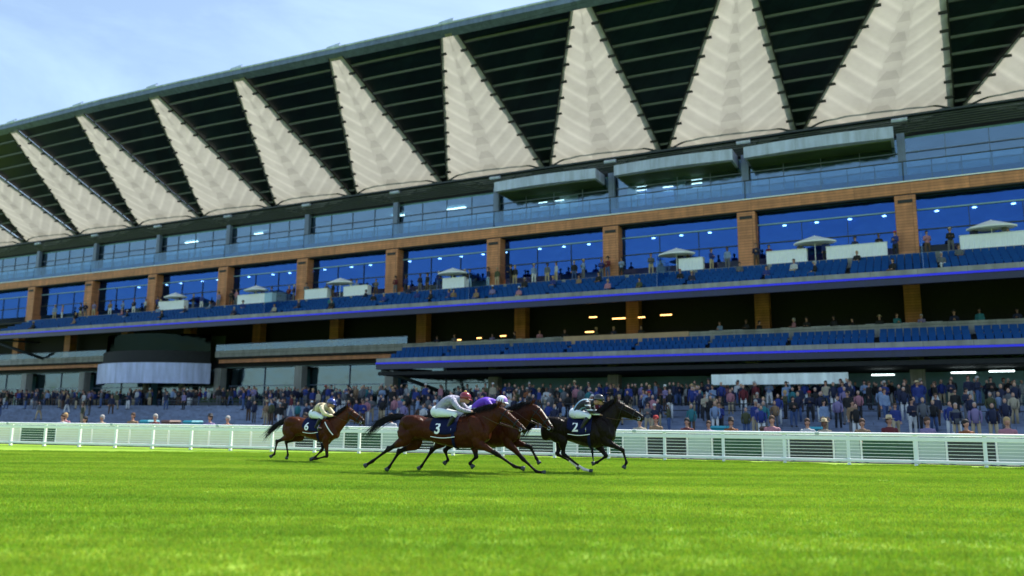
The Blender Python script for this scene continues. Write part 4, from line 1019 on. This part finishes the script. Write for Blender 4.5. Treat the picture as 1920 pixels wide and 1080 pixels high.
    def hoof(fet, ho, y):
        d = np.array([ho[0] - fet[0], ho[1] - fet[1]]); L = np.linalg.norm(d) + 1e-6; d /= L
        c = lerp(fet, ho, max(0, 1 - .085 / L)); n_ = np.array([-d[1], d[0]]); rr = []
        for q, r in ((0, .045), (.5, .052), (1, .058)):
            p = (c[0] + d[0] * q * .08, c[1] + d[1] * q * .08)
            rr.append([(p[0] + n_[0] * r * S * math.cos(2 * PI * j / 12), y + r * .92 * S * math.sin(2 * PI * j / 12), max(.0, p[1] + n_[1] * r * S * math.cos(2 * PI * j / 12))) for j in range(12)])
        hm_ = MB(); hm_.rings(rr); hm_.build('hoof', 'steel_dark', e, True)
    for key, s in (('hA', spec['side'][0]), ('hB', -spec['side'][0])):
        p = [(a, max(b, .05)) for a, b in spec[key]]; hip, st, hk, ft, ho = p; yy = s * .145 * S; yl = s * .115 * S
        rows = [(*_ins(hip, yy), .235, .105), (*_ins(lerp(hip, st, .55), yy * 1.05), .20, .10), (*_ins(st, yy * 1.05), .145, .082), (*_ins(lerp(st, hk, .4), yy), .098, .060), (*_ins(lerp(st, hk, .78), yl), .054, .040),
                (*_ins(hk, yl), .060, .042), (*_ins(lerp(hk, ft, .22), yl), .040, .031), (*_ins(lerp(hk, ft, .6), yl), .031, .026), (*_ins(lerp(hk, ft, .88), yl), .034, .030), (*_ins(ft, yl), .045, .036), (*_ins(lerp(ft, ho, .45), yl), .034, .032), (*_ins(lerp(ft, ho, .85), yl), .042, .040)]
        limb(mb, [(a, b, c, r1 * S, r2 * S) for a, b, c, r1, r2 in rows], n=46)
        mb.ellipsoid((*_ins((hk[0] - .02, hk[1] + .02), yl),), (.05 * S, .036 * S, .06 * S), None, 10, 8)
        dark += [((*_ins(lerp(st, hk, .7), yl),), (*_ins(hk, yl),)), ((*_ins(hk, yl),), (*_ins(ft, yl),)), ((*_ins(ft, yl),), (*_ins(ho, yl),))]
        if key in spec.get('socks', ''): white.append(((*_ins(lerp(hk, ft, .86), yl),), (*_ins(ho, yl),)))
        hoof(ft, ho, yl)
    for key, s in (('fA', spec['side'][1]), ('fB', -spec['side'][1])):
        p = [(a, max(b, .05)) for a, b in spec[key]]; sh, el, kn, ft, ho = p; yy = s * .15 * S; yl = s * .115 * S
        rows = [(*_ins(sh, yy), .15, .085), (*_ins(el, yy), .118, .078), (*_ins(lerp(el, kn, .35), yl * 1.1), .082, .058), (*_ins(lerp(el, kn, .78), yl), .052, .044),
                (*_ins(kn, yl), .056, .048), (*_ins(lerp(kn, ft, .2), yl), .038, .033), (*_ins(lerp(kn, ft, .6), yl), .030, .026), (*_ins(lerp(kn, ft, .88), yl), .033, .029), (*_ins(ft, yl), .043, .036), (*_ins(lerp(ft, ho, .45), yl), .033, .031), (*_ins(lerp(ft, ho, .85), yl), .041, .039)]
        limb(mb, [(a, b, c, r1 * S, r2 * S) for a, b, c, r1, r2 in rows], n=44)
        dark += [((*_ins(lerp(el, kn, .85), yl),), (*_ins(kn, yl),)), ((*_ins(kn, yl),), (*_ins(ft, yl),)), ((*_ins(ft, yl),), (*_ins(ho, yl),))]
        if key in spec.get('socks', ''): white.append(((*_ins(lerp(kn, ft, .86), yl),), (*_ins(ho, yl),)))
        hoof(ft, ho, yl)
    me = remeshed(mb, .0135, 5, 'horse_body')
    n = len(me.vertices); P = np.empty(n * 3, 'f'); me.vertices.foreach_get('co', P); P = P.reshape(-1, 3).astype(float)
    base = np.array(spec['coat']); blk = np.array(spec['points']); col = np.repeat(base[None], n, 0)
    zt = np.interp(P[:, 0], tt[:, 0], tt[:, 1]); under = smooth01((zt - P[:, 2] - .05) / .6)
    col *= (1 + .25 * (np.sin(P[:, 0] * 5 + P[:, 2] * 3) * .5))[:, None] * .9
    dm = np.min([seg_dist(P, a, b) for a, b in dark], 0); f = 1 - smooth01((dm - .06) / .07); col = col * (1 - f[:, None]) + blk * f[:, None]
    mz = np.array(HP(1, .5)); f = 1 - smooth01((np.linalg.norm(P - mz, axis=1) - .06) / .10); col = col * (1 - f[:, None]) + blk * 1.3 * f[:, None]
    if white:
        dm = np.min([seg_dist(P, a, b) for a, b in white], 0); f = (dm < .062).astype(float); col = col * (1 - f[:, None]) + np.array((.75, .70, .66)) * f[:, None]
    if spec.get('blaze'):
        a, b = HP(.3, 1.0), HP(.85, 1.0); dm = seg_dist(P, tuple(a), tuple(b)); f = 1 - smooth01((dm - .028) / .02); col = col * (1 - f[:, None]) + np.array((.7, .62, .55)) * f[:, None]
    at = me.color_attributes.new('coat', 'FLOAT_COLOR', 'POINT'); at.data.foreach_set('color', np.c_[np.clip(col, .002, 1), np.ones(n)].astype('f').ravel())
    body = put('body', me, 'horse_coat', e)
    bvh = BVHTree.FromPolygons([v.co for v in me.vertices], [tuple(p.vertices) for p in me.polygons])
    def side(x, z, s, off=.012):
        h = bvh.ray_cast(Vector((x, s * 2, z)), Vector((0, -s, 0)))
        return Vector((x, h[0].y + s * off, z)) if h[0] else None
    def radial(c, d, off):
        h = bvh.ray_cast(c + d * .9, -d)
        return (h[0] + d * off) if h[0] else c + d * .05
    # eyes, nostrils
    for s in (-1, 1):
        p = HP(.36, .74, 0); q = side(p.x, p.z, s, -.012)
        if q: m2 = MB(); m2.ellipsoid(q, (.024, .016, .018), None, 12, 8); m2.build('eye', 'horse_eye', e, True)
        p = HP(.95, .62, 0); q = side(p.x, p.z, s, -.008)
        if q: m2 = MB(); m2.ellipsoid(q, (.018, .011, .012), None, 10, 6); m2.build('nostril', 'rubber', e, True)
    # bridle straps
    def strap(f, g_off, wdt, mname, name, off=.010):
        c = HP(f, .5); rr = []
        for j in range(25):
            th = 2 * PI * j / 24; d = Vector((up[0] * math.cos(th), math.sin(th), up[1] * math.cos(th)))
            p = radial(c, d, off); q = radial(c + Vector((ax[0], 0, ax[1])) * wdt, d, off); rr.append((p, q))
        m2 = MB(); v = [x for r in rr for x in r]; m2.add(v, [(2 * j, 2 * j + 1, 2 * j + 3, 2 * j + 2) for j in range(24)]); o = m2.build(name, mname, e, True)
        so_ = o.modifiers.new('s', 'SOLIDIFY'); so_.thickness = .008; so_.offset = 1
    strap(.62, 0, spec.get('nose_w', .035), spec.get('nose_mat', 'leather_black'), 'noseband', .014)
    strap(.82, 0, .018, 'leather_black', 'drop_noseband'); strap(.20, 0, .02, 'leather_black', 'browband')
    for s in (-1, 1):
        m2 = MB(); pts = []
        for f in np.linspace(.12, .86, 12):
            p = HP(f, .62 - .25 * f); q = side(p.x, p.z, s, .014)
            if q: pts.append(q)
        if len(pts) > 2: m2.tube(pts, .010, 5); m2.build('cheek_strap', 'leather_black', e)
        p = HP(.87, .35); q = side(p.x, p.z, s, .02)
        if q: m2 = MB(); m2.tube([q + Vector((.035 * math.cos(a), 0, .035 * math.sin(a))) for a in np.linspace(0, 2 * PI, 13)], .006, 5); m2.build('bit_ring', 'steel_bit', e)
    # saddle cloth
    cx0, cx1 = spec['cloth']; m2 = MB(); nx, na = 14, 22
    for i in range(nx + 1):
        x = cx0 + (cx1 - cx0) * i / nx; zt = np.interp(x, tt[:, 0], tt[:, 1]); zb = np.interp(x, tb_[:, 0], tb_[:, 1]); c = Vector((x, 0, (zt + zb) / 2))
        lim = 1.72 - .25 * (i / nx - .5) ** 2 * 4
        for j in range(na + 1):
            a = -lim + 2 * lim * j / na; d = Vector((0, math.sin(a), math.cos(a))); p = radial(c, d, .016)
            p.x += .0; m2.v.append(tuple(p))
    for i in range(nx):
        for j in range(na): a = i * (na + 1) + j; m2.f.append((a, a + 1, a + na + 2, a + na + 1))
    cl = m2.build('saddlecloth', 'navy_cloth', e, True); so_ = cl.modifiers.new('s', 'SOLIDIFY'); so_.thickness = .01; so_.offset = 1
    if spec.get('number'):
        cu = bpy.data.curves.new('num', 'FONT'); cu.body = spec['number']; cu.size = .34 * S; cu.align_x = 'CENTER'; cu.align_y = 'CENTER'; cu.offset = .008; cu.resolution_u = 4
        to = bpy.data.objects.new('num', cu); C.objects.link(to); dg = bpy.context.evaluated_depsgraph_get(); dg.update()
        tm = bpy.data.meshes.new_from_object(to.evaluated_get(dg)); bpy.data.objects.remove(to); tm.name = 'number'
        bm = bmesh.new(); bm.from_mesh(tm); bmesh.ops.subdivide_edges(bm, edges=bm.edges, cuts=2, use_grid_fill=True); bm.to_mesh(tm); bm.free()
        nx_, nz_ = spec['num_at']
        for v in tm.vertices:
            x, z_ = nx_ + v.co.x * .95, nz_ + v.co.y; q = side(x, z_, -1, .034); v.co = q or Vector((x, -.3, z_))
        tm.materials.clear(); put('number', tm, 'number_white', cl)
        m2 = MB(); pts = []   # curved white line in place of the sponsor mark
        for q in np.linspace(0, 1, 14):
            x = cx0 + .03 + (cx1 - cx0 - .06) * q; p = side(x, nz_ - .17 * S - .03 * math.sin(PI * q), -1, .034)
            if p: pts.append(p)
        m2.tube(pts, .010, 5); m2.build('sponsor_line', 'number_white', cl)
    # girth, breast strap
    gx = spec['girth']; m2 = MB(); rr = []
    zt = np.interp(gx, tt[:, 0], tt[:, 1]); zb = np.interp(gx, tb_[:, 0], tb_[:, 1]); c = Vector((gx, 0, (zt + zb) / 2))
    for j in range(37):
        th = 2 * PI * j / 36; d = Vector((0, math.sin(th), math.cos(th))); rr.append((radial(c - Vector((.035, 0, 0)), d, .022), radial(c + Vector((.035, 0, 0)), d, .022)))
    m2.add([x for r in rr for x in r], [(2 * j, 2 * j + 1, 2 * j + 3, 2 * j + 2) for j in range(36)]); m2.build('girth', 'navy_cloth', e, True)
    # saddle
    m2 = MB(); sx_ = (cx0 + cx1) / 2 + .05; zt = np.interp(sx_, tt[:, 0], tt[:, 1])
    m2.ellipsoid((sx_, 0, zt + .03), (.21, .13, .045)); m2.ellipsoid((sx_ - .17, 0, zt + .06), (.06, .12, .04)); m2.ellipsoid((sx_ + .17, 0, zt + .06), (.05, .07, .045)); m2.build('saddle', 'leather_black', e, True)
    if spec.get('breast'):
        m2 = MB(); pts = []
        a, b = spec['breast']
        for q in np.linspace(0, 1, 10):
            p = side(a[0] + (b[0] - a[0]) * q, a[1] + (b[1] - a[1]) * q, -1, .015)
            if p: pts.append(p)
        if len(pts) > 1: m2.tube(pts, .015, 5); m2.build('breast_strap', 'number_white', e)
    # mane and forelock
    m2 = MB(); nt_ = np.array(spec['neck_top']); dd = np.r_[0, np.cumsum(np.linalg.norm(np.diff(nt_, axis=0), axis=1))]
    for i in range(340):
        q = rng.uniform(.10, 1) * dd[-1]; x = np.interp(q, dd, nt_[:, 0]); z_ = np.interp(q, dd, nt_[:, 1]); L = rng.uniform(.10, .30); s = rng.choice([-1, -1, 1]); bk = rng.uniform(.3, 1.0)
        y = rng.uniform(-.02, .02); pts = [(x, y, z_ - .02), (x - L * .3 * bk, y + s * .03, z_ + rng.uniform(.0, .07)), (x - L * .75 * bk, y + s * .07, z_ - L * .15), (x - L * 1.05 * bk, y + s * .095, z_ - L * .55)]
        strand(m2, pts, .0065, .0015)
    for i in range(26):
        p = HP(.02, 1.0, rng.uniform(-.03, .03)); k_ = rng.uniform(.05, .14); m2.tube([p, p + Vector((ax[0] * k_ * .5 + .01, 0, ax[1] * k_ * .5 + .03)), p + Vector((ax[0] * k_, 0, ax[1] * k_))], [.007, .005, .002], 3)
    m2.build('mane', 'hair_black', e)
    # tail
    tp = np.array(spec['tail']); tp = np.c_[tp[:, 0], np.zeros(len(tp)), tp[:, 1]]; A = catmull(tp, 9); m2 = MB()
    for i in range(240):
        off = rng.normal(size=3) * np.array([.014, .026, .026]); fan = rng.normal(size=3) * np.array([.06, .07, .085]); end = rng.uniform(.45, 1.0); pts = []
        for j in range(8):
            q = j / 7 * end; a = A[min(int(q * 8), 7)] * (1 - (q * 8 - int(q * 8))) + A[min(int(q * 8) + 1, 8)] * (q * 8 - int(q * 8)) if q < 1 else A[8]
            pts.append(tuple(a + off * (.4 + .9 * math.sin(PI * min(q + .1, 1))) + fan * q ** 1.7))
        strand(m2, pts, .009, .0018)
    m2.tube([tuple(A[0] + np.array([.10, 0, -.01])), tuple(A[0]), tuple(A[1]), tuple(A[2])], [.045, .04, .03, .012], 8)
    m2.build('tail', 'hair_black', e)
    # reins
    if spec.get('rein_to'):
        for s in (-1, 1):
            p = HP(.87, .35); q = side(p.x, p.z, s, .03) or p; h = Vector((spec['rein_to'][0], s * .06, spec['rein_to'][1])); mdp = q.lerp(h, .5) + Vector((0, s * .08, -.05))
            A2 = catmull([tuple(q), tuple(mdp), tuple(h)], 9); m2 = MB(); m2.tube([tuple(a) for a in A2], .008, 5); m2.build('rein', 'leather_brown', e)
    return e
def _ins(p, y): return (p[0], y, p[1])

def jockey(spec, hroot, label, mats):
    J = spec; hip = J['hip']; ox, oz = hip[0], hip[1] - .12
    R = Matrix.Rotation(HA, 4, 'Z'); loc = Vector(hroot) + R @ Vector((ox, 0, oz))
    e = empty('person', loc, HA, label, 'person', 'jockeys riding the racehorses')
    g = J.get('g', 1.0)
    V = lambda p, y: Vector((p[0] - ox, y, p[1] - oz))
    sh, hd, el, ha, kn, an, toe = (J[k] for k in ('sh', 'head', 'elbow', 'hand', 'knee', 'ankle', 'toe'))
    body, shirt, sleeve, bre = MB(), MB(), MB(), MB()
    mid = ((hip[0] * .5 + sh[0] * .5) - .03, (hip[1] * .5 + sh[1] * .5) + .055)
    def torso(mb, k):
        A = [(*V(hip, 0), .115 + k, .15 + k), (*V((hip[0] * .75 + mid[0] * .25, hip[1] * .75 + mid[1] * .25 + .01), 0), .11 + k, .145 + k), (*V(mid, 0), .115 + k, .155 + k), (*V((mid[0] * .4 + sh[0] * .6, mid[1] * .4 + sh[1] * .6 + .005), 0), .12 + k, .18 + k), (*V((sh[0] + .02, sh[1] - .03), 0), .085 + k, .17 + k)]
        limb(mb, A, n=18, k=18)
    torso(body, -.01); torso(shirt, .012)
    hv = V(hd, 0)
    body.tube([V((sh[0], sh[1] - .02), 0), hv + Vector((-.03, 0, -.05))], [.068, .056], 10)
    body.ellipsoid(hv, (.10, .078, .115)); body.ellipsoid(hv + Vector((.035, 0, -.075)), (.062, .054, .055))
    body.ellipsoid(hv + Vector((.105, 0, -.035)), (.022, .013, .02), None, 8, 6); body.ellipsoid(hv + Vector((.092, 0, -.082)), (.012, .025, .009), None, 8, 6)
    for s in (-1, 1): body.ellipsoid(hv + Vector((0, s * .078, -.03)), (.02, .01, .03), None, 8, 6)
    for s in (-1, 1):
        a, b, c = V((sh[0], sh[1] - .05), s * .18), V(el, s * .25), V(ha, s * .075)
        body.tube([a, b, c], [.05, .042, .028], 12); body.ellipsoid(b, (.042,) * 3)
        c2 = b.lerp(c, .9); m1 = a.lerp(b, .5) + Vector((-.02, s * .02, .012)); m2_ = b.lerp(c, .4) + Vector((0, 0, -.012))
        sleeve.tube([a, m1, b, m2_, c2], [.075, .070, .062, .054, .034], 12); sleeve.ellipsoid(a, (.085, .08, .08)); sleeve.ellipsoid(b, (.06,) * 3)
        d = (c - b).normalized(); finger_hand(body, c, d, (.2, -s * .25, -.95), s, 1.05)
        h0, k0 = V((hip[0] + .02, hip[1] - .01), s * .10), V(kn, s * .225)
        A = [(*h0, .125, .10), (*h0.lerp(k0, .4), .10, .085), (*h0.lerp(k0, .8), .072, .065), (*k0, .062, .06)]
        limb(bre, A, n=14, k=14); bre.ellipsoid(k0, (.066,) * 3)
        limb(body, [(x, y, z, r1 - .02, r2 - .02) for x, y, z, r1, r2 in A], n=14, k=12)
        a0, t0 = V(an, s * .245), V(toe, s * .25)
        bre.tube([k0, k0.lerp(a0, .3)], [.062, .056], 12)
        body.tube([k0, k0.lerp(a0, .35), a0], [.05, .05, .035], 10); body.ellipsoid(a0.lerp(t0, .5), (.11, .035, .035))
        bt = MB(); bt.tube([k0.lerp(a0, .14), k0.lerp(a0, .4), k0.lerp(a0, .8), a0], [.064, .066, .052, .048], 14); bt.ellipsoid(a0, (.055, .045, .05))
        f = (t0 - a0).normalized(); rm = Matrix((f, Vector((0, 1, 0)), f.cross(Vector((0, 1, 0))))).transposed()
        bt.ellipsoid(a0.lerp(t0, .5) - Vector((0, 0, .01)), ((t0 - a0).length * .62, .045, .042), rm); bo = put('boot', remeshed(bt, .013, 2, 'boot'), mats['boot'], e)
        st = MB(); pc = a0.lerp(t0, .55) - Vector((0, 0, .01)); st.tube([pc + Vector((0, .06 * math.cos(t), .065 * math.sin(t))) for t in np.linspace(0, 2 * PI, 15)], .008, 5)
        st.tube([pc + Vector((0, 0, .065)), V((kn[0] - .1, kn[1] + .02), s * .2)], .008, 4); st.build('stirrup', 'steel_bit', e)
    bre.ellipsoid(V((hip[0] - .02, hip[1] + .0), 0), (.155, .175, .15)); body.ellipsoid(V(hip, 0), (.12, .14, .12))
    put('body', remeshed(body, .0075, 2, 'jockey_body'), 'skin', e)
    cv = V((sh[0], sh[1] - .03), 0); shirt.tube([cv, cv.lerp(hv + Vector((-.03, 0, -.05)), .55)], [.12, .078], 12)
    put('shirt', remeshed(shirt, .014, 2, 'shirt'), mats['shirt'], e); put('sleeves', remeshed(sleeve, .014, 2, 'sleeves'), mats['sleeve'], e); put('breeches', remeshed(bre, .014, 3, 'breeches'), 'breeches', e)
    hm = MB(); hc = hv + Vector((-.012, 0, .03)); R_ = []
    tilt = Matrix.Rotation(.25, 3, 'Y')
    for j in range(9):
        th = PI * .60 * (1 - j / 8) + .001; r, z_ = math.sin(th), math.cos(th)
        R_.append([hc + tilt @ Vector((.142 * r * math.cos(2 * PI * i / 24), .122 * r * math.sin(2 * PI * i / 24), .125 * z_)) for i in range(24)])
    hm.rings(R_); ho = hm.build('helmet', mats['helmet'], e, True)
    pk = MB(); P_ = []
    for i in range(9):
        a = -1.0 + 2.0 * i / 8; P_.append((hc + tilt @ Vector((.13 * math.cos(a), .115 * math.sin(a), -.005)), hc + tilt @ Vector((.20 * math.cos(a * .8), .12 * math.sin(a), -.035))))
    pk.add([x for r in P_ for x in r], [(2 * i, 2 * i + 1, 2 * i + 3, 2 * i + 2) for i in range(8)]); po = pk.build('peak', mats.get('peak', mats['helmet']), ho, True); sm_ = po.modifiers.new('s', 'SOLIDIFY'); sm_.thickness = .01
    if mats.get('tuft'):
        q = MB(); q.ellipsoid(hc + Vector((0, 0, .13)), (.035, .035, .025)); q.build('pompom', mats['tuft'], ho, True)
    if mats.get('quarter'):
        q = MB(); R2 = []
        for j in range(7):
            th = PI * .5 * (1 - j / 6) + .12; R2.append([hc + tilt @ Vector((.1455 * math.sin(th) * math.cos(a), .1255 * math.sin(th) * math.sin(a), .1285 * math.cos(th))) for a in np.linspace(-1.0, .2, 8)])
        v = [x for r in R2 for x in r]; q.add(v, [(r * 8 + i, r * 8 + i + 1, (r + 1) * 8 + i + 1, (r + 1) * 8 + i) for r in range(6) for i in range(7)]); q.build('cap_quarter', mats['quarter'], ho, True)
    gg = MB(); gg.tube([hv + Vector((.098 * math.cos(a), .084 * math.sin(a), -.005)) for a in np.linspace(-1.3, 1.3, 11)], .02, 6); gg.build('goggles', 'goggle', e, True)
    if J.get('whip'):
        q = MB(); c = V(ha, -.08); q.tube([c + Vector((-.05, 0, .02)), c + Vector((-.55, -.05, -.12))], [.01, .005], 5); q.build('whip', 'leather_black', e)
    return e

BAY_C, BAY_P = (.058, .0135, .0048), (.006, .004, .0035)
H3 = dict(root=(-1.48, 19.38, 0), size=1.06, label='bay racehorse wearing number 3 galloping nearest the camera under the red capped jockey', side=(-1, -1),
 tail=[(-1.19, 1.35), (-1.5, 1.33), (-1.84, 1.19), (-2.12, .95), (-2.2, .78)],
 tors_top=[(-1.27, 1.22), (-1.16, 1.33), (-.99, 1.37), (-.77, 1.36), (-.55, 1.33), (-.33, 1.3), (-.05, 1.3), (.22, 1.33), (.46, 1.4), (.7, 1.40)],
 tors_bot=[(-1.28, .97), (-1.23, .87), (-.97, .77), (-.75, .80), (-.5, .78), (-.26, .71), (.1, .64), (.39, .61), (.71, .64), (.98, .78)], chest=(1.04, .98),
 neck_top=[(.40, 1.38), (.7, 1.5), (.93, 1.57), (1.12, 1.61), (1.27, 1.62)], neck_bot=[(.96, .82), (1.07, 1.0), (1.15, 1.09), (1.22, 1.17), (1.30, 1.26)],
 head_top=[(1.22, 1.62), (1.33, 1.60), (1.46, 1.52), (1.67, 1.33), (1.85, 1.16), (1.95, 1.07)], head_bot=[(1.22, 1.27), (1.33, 1.24), (1.45, 1.22), (1.60, 1.14), (1.76, 1.04), (1.86, .99)],
 hA=[(-1.04, 1.02), (-1.05, .80), (-1.50, .57), (-1.93, .27), (-2.14, .15)], hB=[(-.98, .99), (-.92, .70), (-1.34, .50), (-1.60, .12), (-1.68, .0)],
 fA=[(.76, .99), (.79, .75), (1.27, .50), (1.68, .24), (1.93, .19)], fB=[(.70, .92), (.60, .69), (.66, .42), (.50, .27), (.60, .17)],
 coat=BAY_C, points=BAY_P, cloth=(-.38, .30), number='3', num_at=(-.17, 1.07), girth=.22, rein_to=(.74, 1.44), nose_mat='leather_black')
HP_ = dict(root=(-1.19, 20.29, 0), size=1.04, label='dark bay racehorse half hidden behind number 3, ridden by the purple jockey', side=(-1, -1),
 tail=[(-.76, 1.33), (-1.05, 1.30), (-1.3, 1.15), (-1.5, .95)],
 tors_top=[(a + .43, b) for a, b in H3['tors_top']], tors_bot=[(a + .43, b) for a, b in H3['tors_bot']], chest=(1.47, .98),
 neck_top=[(.86, 1.38), (1.18, 1.52), (1.4, 1.62), (1.62, 1.68), (1.78, 1.69)], neck_bot=[(1.40, .80), (1.51, .98), (1.62, 1.09), (1.70, 1.19), (1.78, 1.30)],
 head_top=[(1.76, 1.69), (1.88, 1.67), (2.02, 1.56), (2.17, 1.36), (2.29, 1.18), (2.36, 1.08)], head_bot=[(1.73, 1.34), (1.84, 1.30), (1.95, 1.24), (2.06, 1.15), (2.18, 1.06), (2.26, 1.00)],
 hA=[(-.62, 1.0), (-.50, .74), (-.78, .52), (-1.06, .12), (-1.15, .0)], hB=[(-.5, .98), (-.34, .74), (-.52, .50), (-.44, .28), (-.55, .18)],
 fA=[(1.21, .98), (1.21, .75), (1.60, .36), (1.94, .07), (2.16, .0)], fB=[(1.24, .95), (1.30, .75), (1.71, .64), (1.86, .38), (1.95, .24)],
 coat=(.045, .010, .0045), points=(.006, .004, .0035), cloth=(.05, .73), girth=.66, number=None, rein_to=(1.34, 1.50), nose_mat='leather_black', blaze=True)
H2 = dict(root=(2.15, 20.23, 0), size=.98, label='black racehorse wearing number 2 with white hind socks leading the field', side=(-1, -1), socks='hAhB',
 tail=[(-1.40, 1.30), (-1.62, 1.24), (-1.85, 1.05), (-2.0, .85)],
 tors_top=[(-1.44, 1.12), (-1.34, 1.30), (-1.1, 1.37), (-.95, 1.38), (-.81, 1.36), (-.67, 1.33), (-.43, 1.32), (-.13, 1.36), (.08, 1.42)],
 tors_bot=[(-1.44, .98), (-1.35, .87), (-1.1, .80), (-.73, .78), (-.57, .72), (-.35, .65), (-.09, .61), (.18, .66), (.38, .78)], chest=(.45, .98),
 neck_top=[(-.18, 1.35), (.08, 1.50), (.24, 1.62), (.35, 1.71), (.47, 1.77)], neck_bot=[(.40, .82), (.46, .98), (.50, 1.10), (.56, 1.22), (.62, 1.34)],
 head_top=[(.44, 1.78), (.58, 1.76), (.70, 1.70), (.90, 1.58), (1.07, 1.48), (1.19, 1.39)], head_bot=[(.52, 1.42), (.62, 1.37), (.74, 1.35), (.87, 1.32), (1.0, 1.29), (1.10, 1.26)],
 hA=[(-1.14, 1.06), (-.86, .80), (-.84, .46), (-.33, .10), (-.10, .0)], hB=[(-1.14, 1.05), (-.98, .76), (-1.05, .44), (-.64, .23), (-.48, .08)],
 fA=[(.18, .97), (.24, .78), (.65, .58), (.74, .29), (.66, .14)], fB=[(.06, .92), (-.0, .68), (.20, .42), (-.03, .26), (-.17, .22)],
 coat=(.011, .0062, .0045), points=(.008, .006, .006), cloth=(-.72, -.10), number='2', num_at=(-.50, 1.12), girth=-.16, rein_to=(.14, 1.38))
H6 = dict(root=(-5.82, 24.27, 0), size=.94, label='bay racehorse wearing number 6 trailing behind the others at the left', side=(-1, -1),
 tail=[(-1.06, 1.24), (-1.32, 1.08), (-1.57, .9), (-1.80, .68)],
 tors_top=[(-1.09, 1.12), (-1.0, 1.25), (-.78, 1.31), (-.52, 1.31), (-.34, 1.26), (-.05, 1.24), (.24, 1.25), (.45, 1.29)],
 tors_bot=[(-1.07, .91), (-.97, .80), (-.75, .74), (-.46, .76), (-.24, .69), (.05, .61), (.34, .56), (.55, .60), (.7, .7)], chest=(.76, .86),
 neck_top=[(.38, 1.27), (.66, 1.37), (.83, 1.48), (.96, 1.57), (1.06, 1.62)], neck_bot=[(.70, .70), (.80, .86), (.90, .99), (1.0, 1.11), (1.10, 1.24)],
 head_top=[(1.02, 1.62), (1.13, 1.59), (1.25, 1.51), (1.41, 1.39), (1.55, 1.29), (1.63, 1.22)], head_bot=[(1.06, 1.29), (1.15, 1.25), (1.24, 1.22), (1.34, 1.17), (1.46, 1.12), (1.55, 1.11)],
 hA=[(-.88, 1.0), (-.76, .76), (-1.25, .57), (-1.32, .20), (-1.46, .12)], hB=[(-.84, .97), (-.60, .72), (-1.07, .55), (-.99, .18), (-1.04, .0)],
 fA=[(.50, .88), (.42, .64), (.47, .18), (.14, .10), (-.09, .07)], fB=[(.46, .86), (.34, .62), (.14, .32), (-.04, .14), (-.15, .08)],
 coat=(.072, .018, .006), points=(.014, .008, .006), cloth=(-.32, .26), number='6', num_at=(-.16, 1.03), girth=.2, rein_to=(.68, 1.33), breast=((.42, 1.17), (.68, .80)))
# hoof clearance
for h in (H3, HP_, H2, H6): horse(h)
jockey(dict(hip=(-.30, 1.47), sh=(.17, 1.78), head=(.42, 1.79), elbow=(.36, 1.53), hand=(.62, 1.47), knee=(.24, 1.41), ankle=(.06, 1.08), toe=(.26, 1.03)), H3['root'],
       'jockey in silver grey silks and dark red cap crouched on the nearest bay horse', dict(shirt='silk_grey', sleeve='silk_grey', boot='leather_black', helmet='helmet_red', tuft='gold'))
jockey(dict(hip=(.26, 1.50), sh=(.72, 1.74), head=(1.02, 1.73), elbow=(.96, 1.50), hand=(1.24, 1.50), knee=(.80, 1.38), ankle=(.60, 1.06), toe=(.8, 1.01)), HP_['root'],
       'jockey in purple silks and white cap crouched behind the jockey with the dark red cap', dict(shirt='silk_purple', sleeve='silk_purple', boot='leather_black', helmet='helmet_white', quarter='lilac'))
jockey(dict(hip=(-.55, 1.46), sh=(-.20, 1.74), head=(.07, 1.79), elbow=(-.10, 1.50), hand=(.10, 1.43), knee=(-.16, 1.40), ankle=(-.34, 1.10), toe=(-.14, 1.04)), H2['root'],
       'jockey in black and light blue striped silks riding the leading black horse', dict(shirt='silk_teal_black', sleeve='silk_sleeve_black', boot='leather_black', helmet='helmet_black'))
jockey(dict(hip=(-.08, 1.40), sh=(.27, 1.64), head=(.49, 1.72), elbow=(.42, 1.41), hand=(.62, 1.35), knee=(.30, 1.32), ankle=(.14, 1.02), toe=(.32, .97)), H6['root'],
       'jockey in cream and brown silks with navy blue helmet on the rearmost horse', dict(shirt='silk_cream', sleeve='silk_sleeve_cream', boot='leather_black', helmet='helmet_navy'))
print('people', NPEOPLE, 'objects', len(bpy.data.objects))
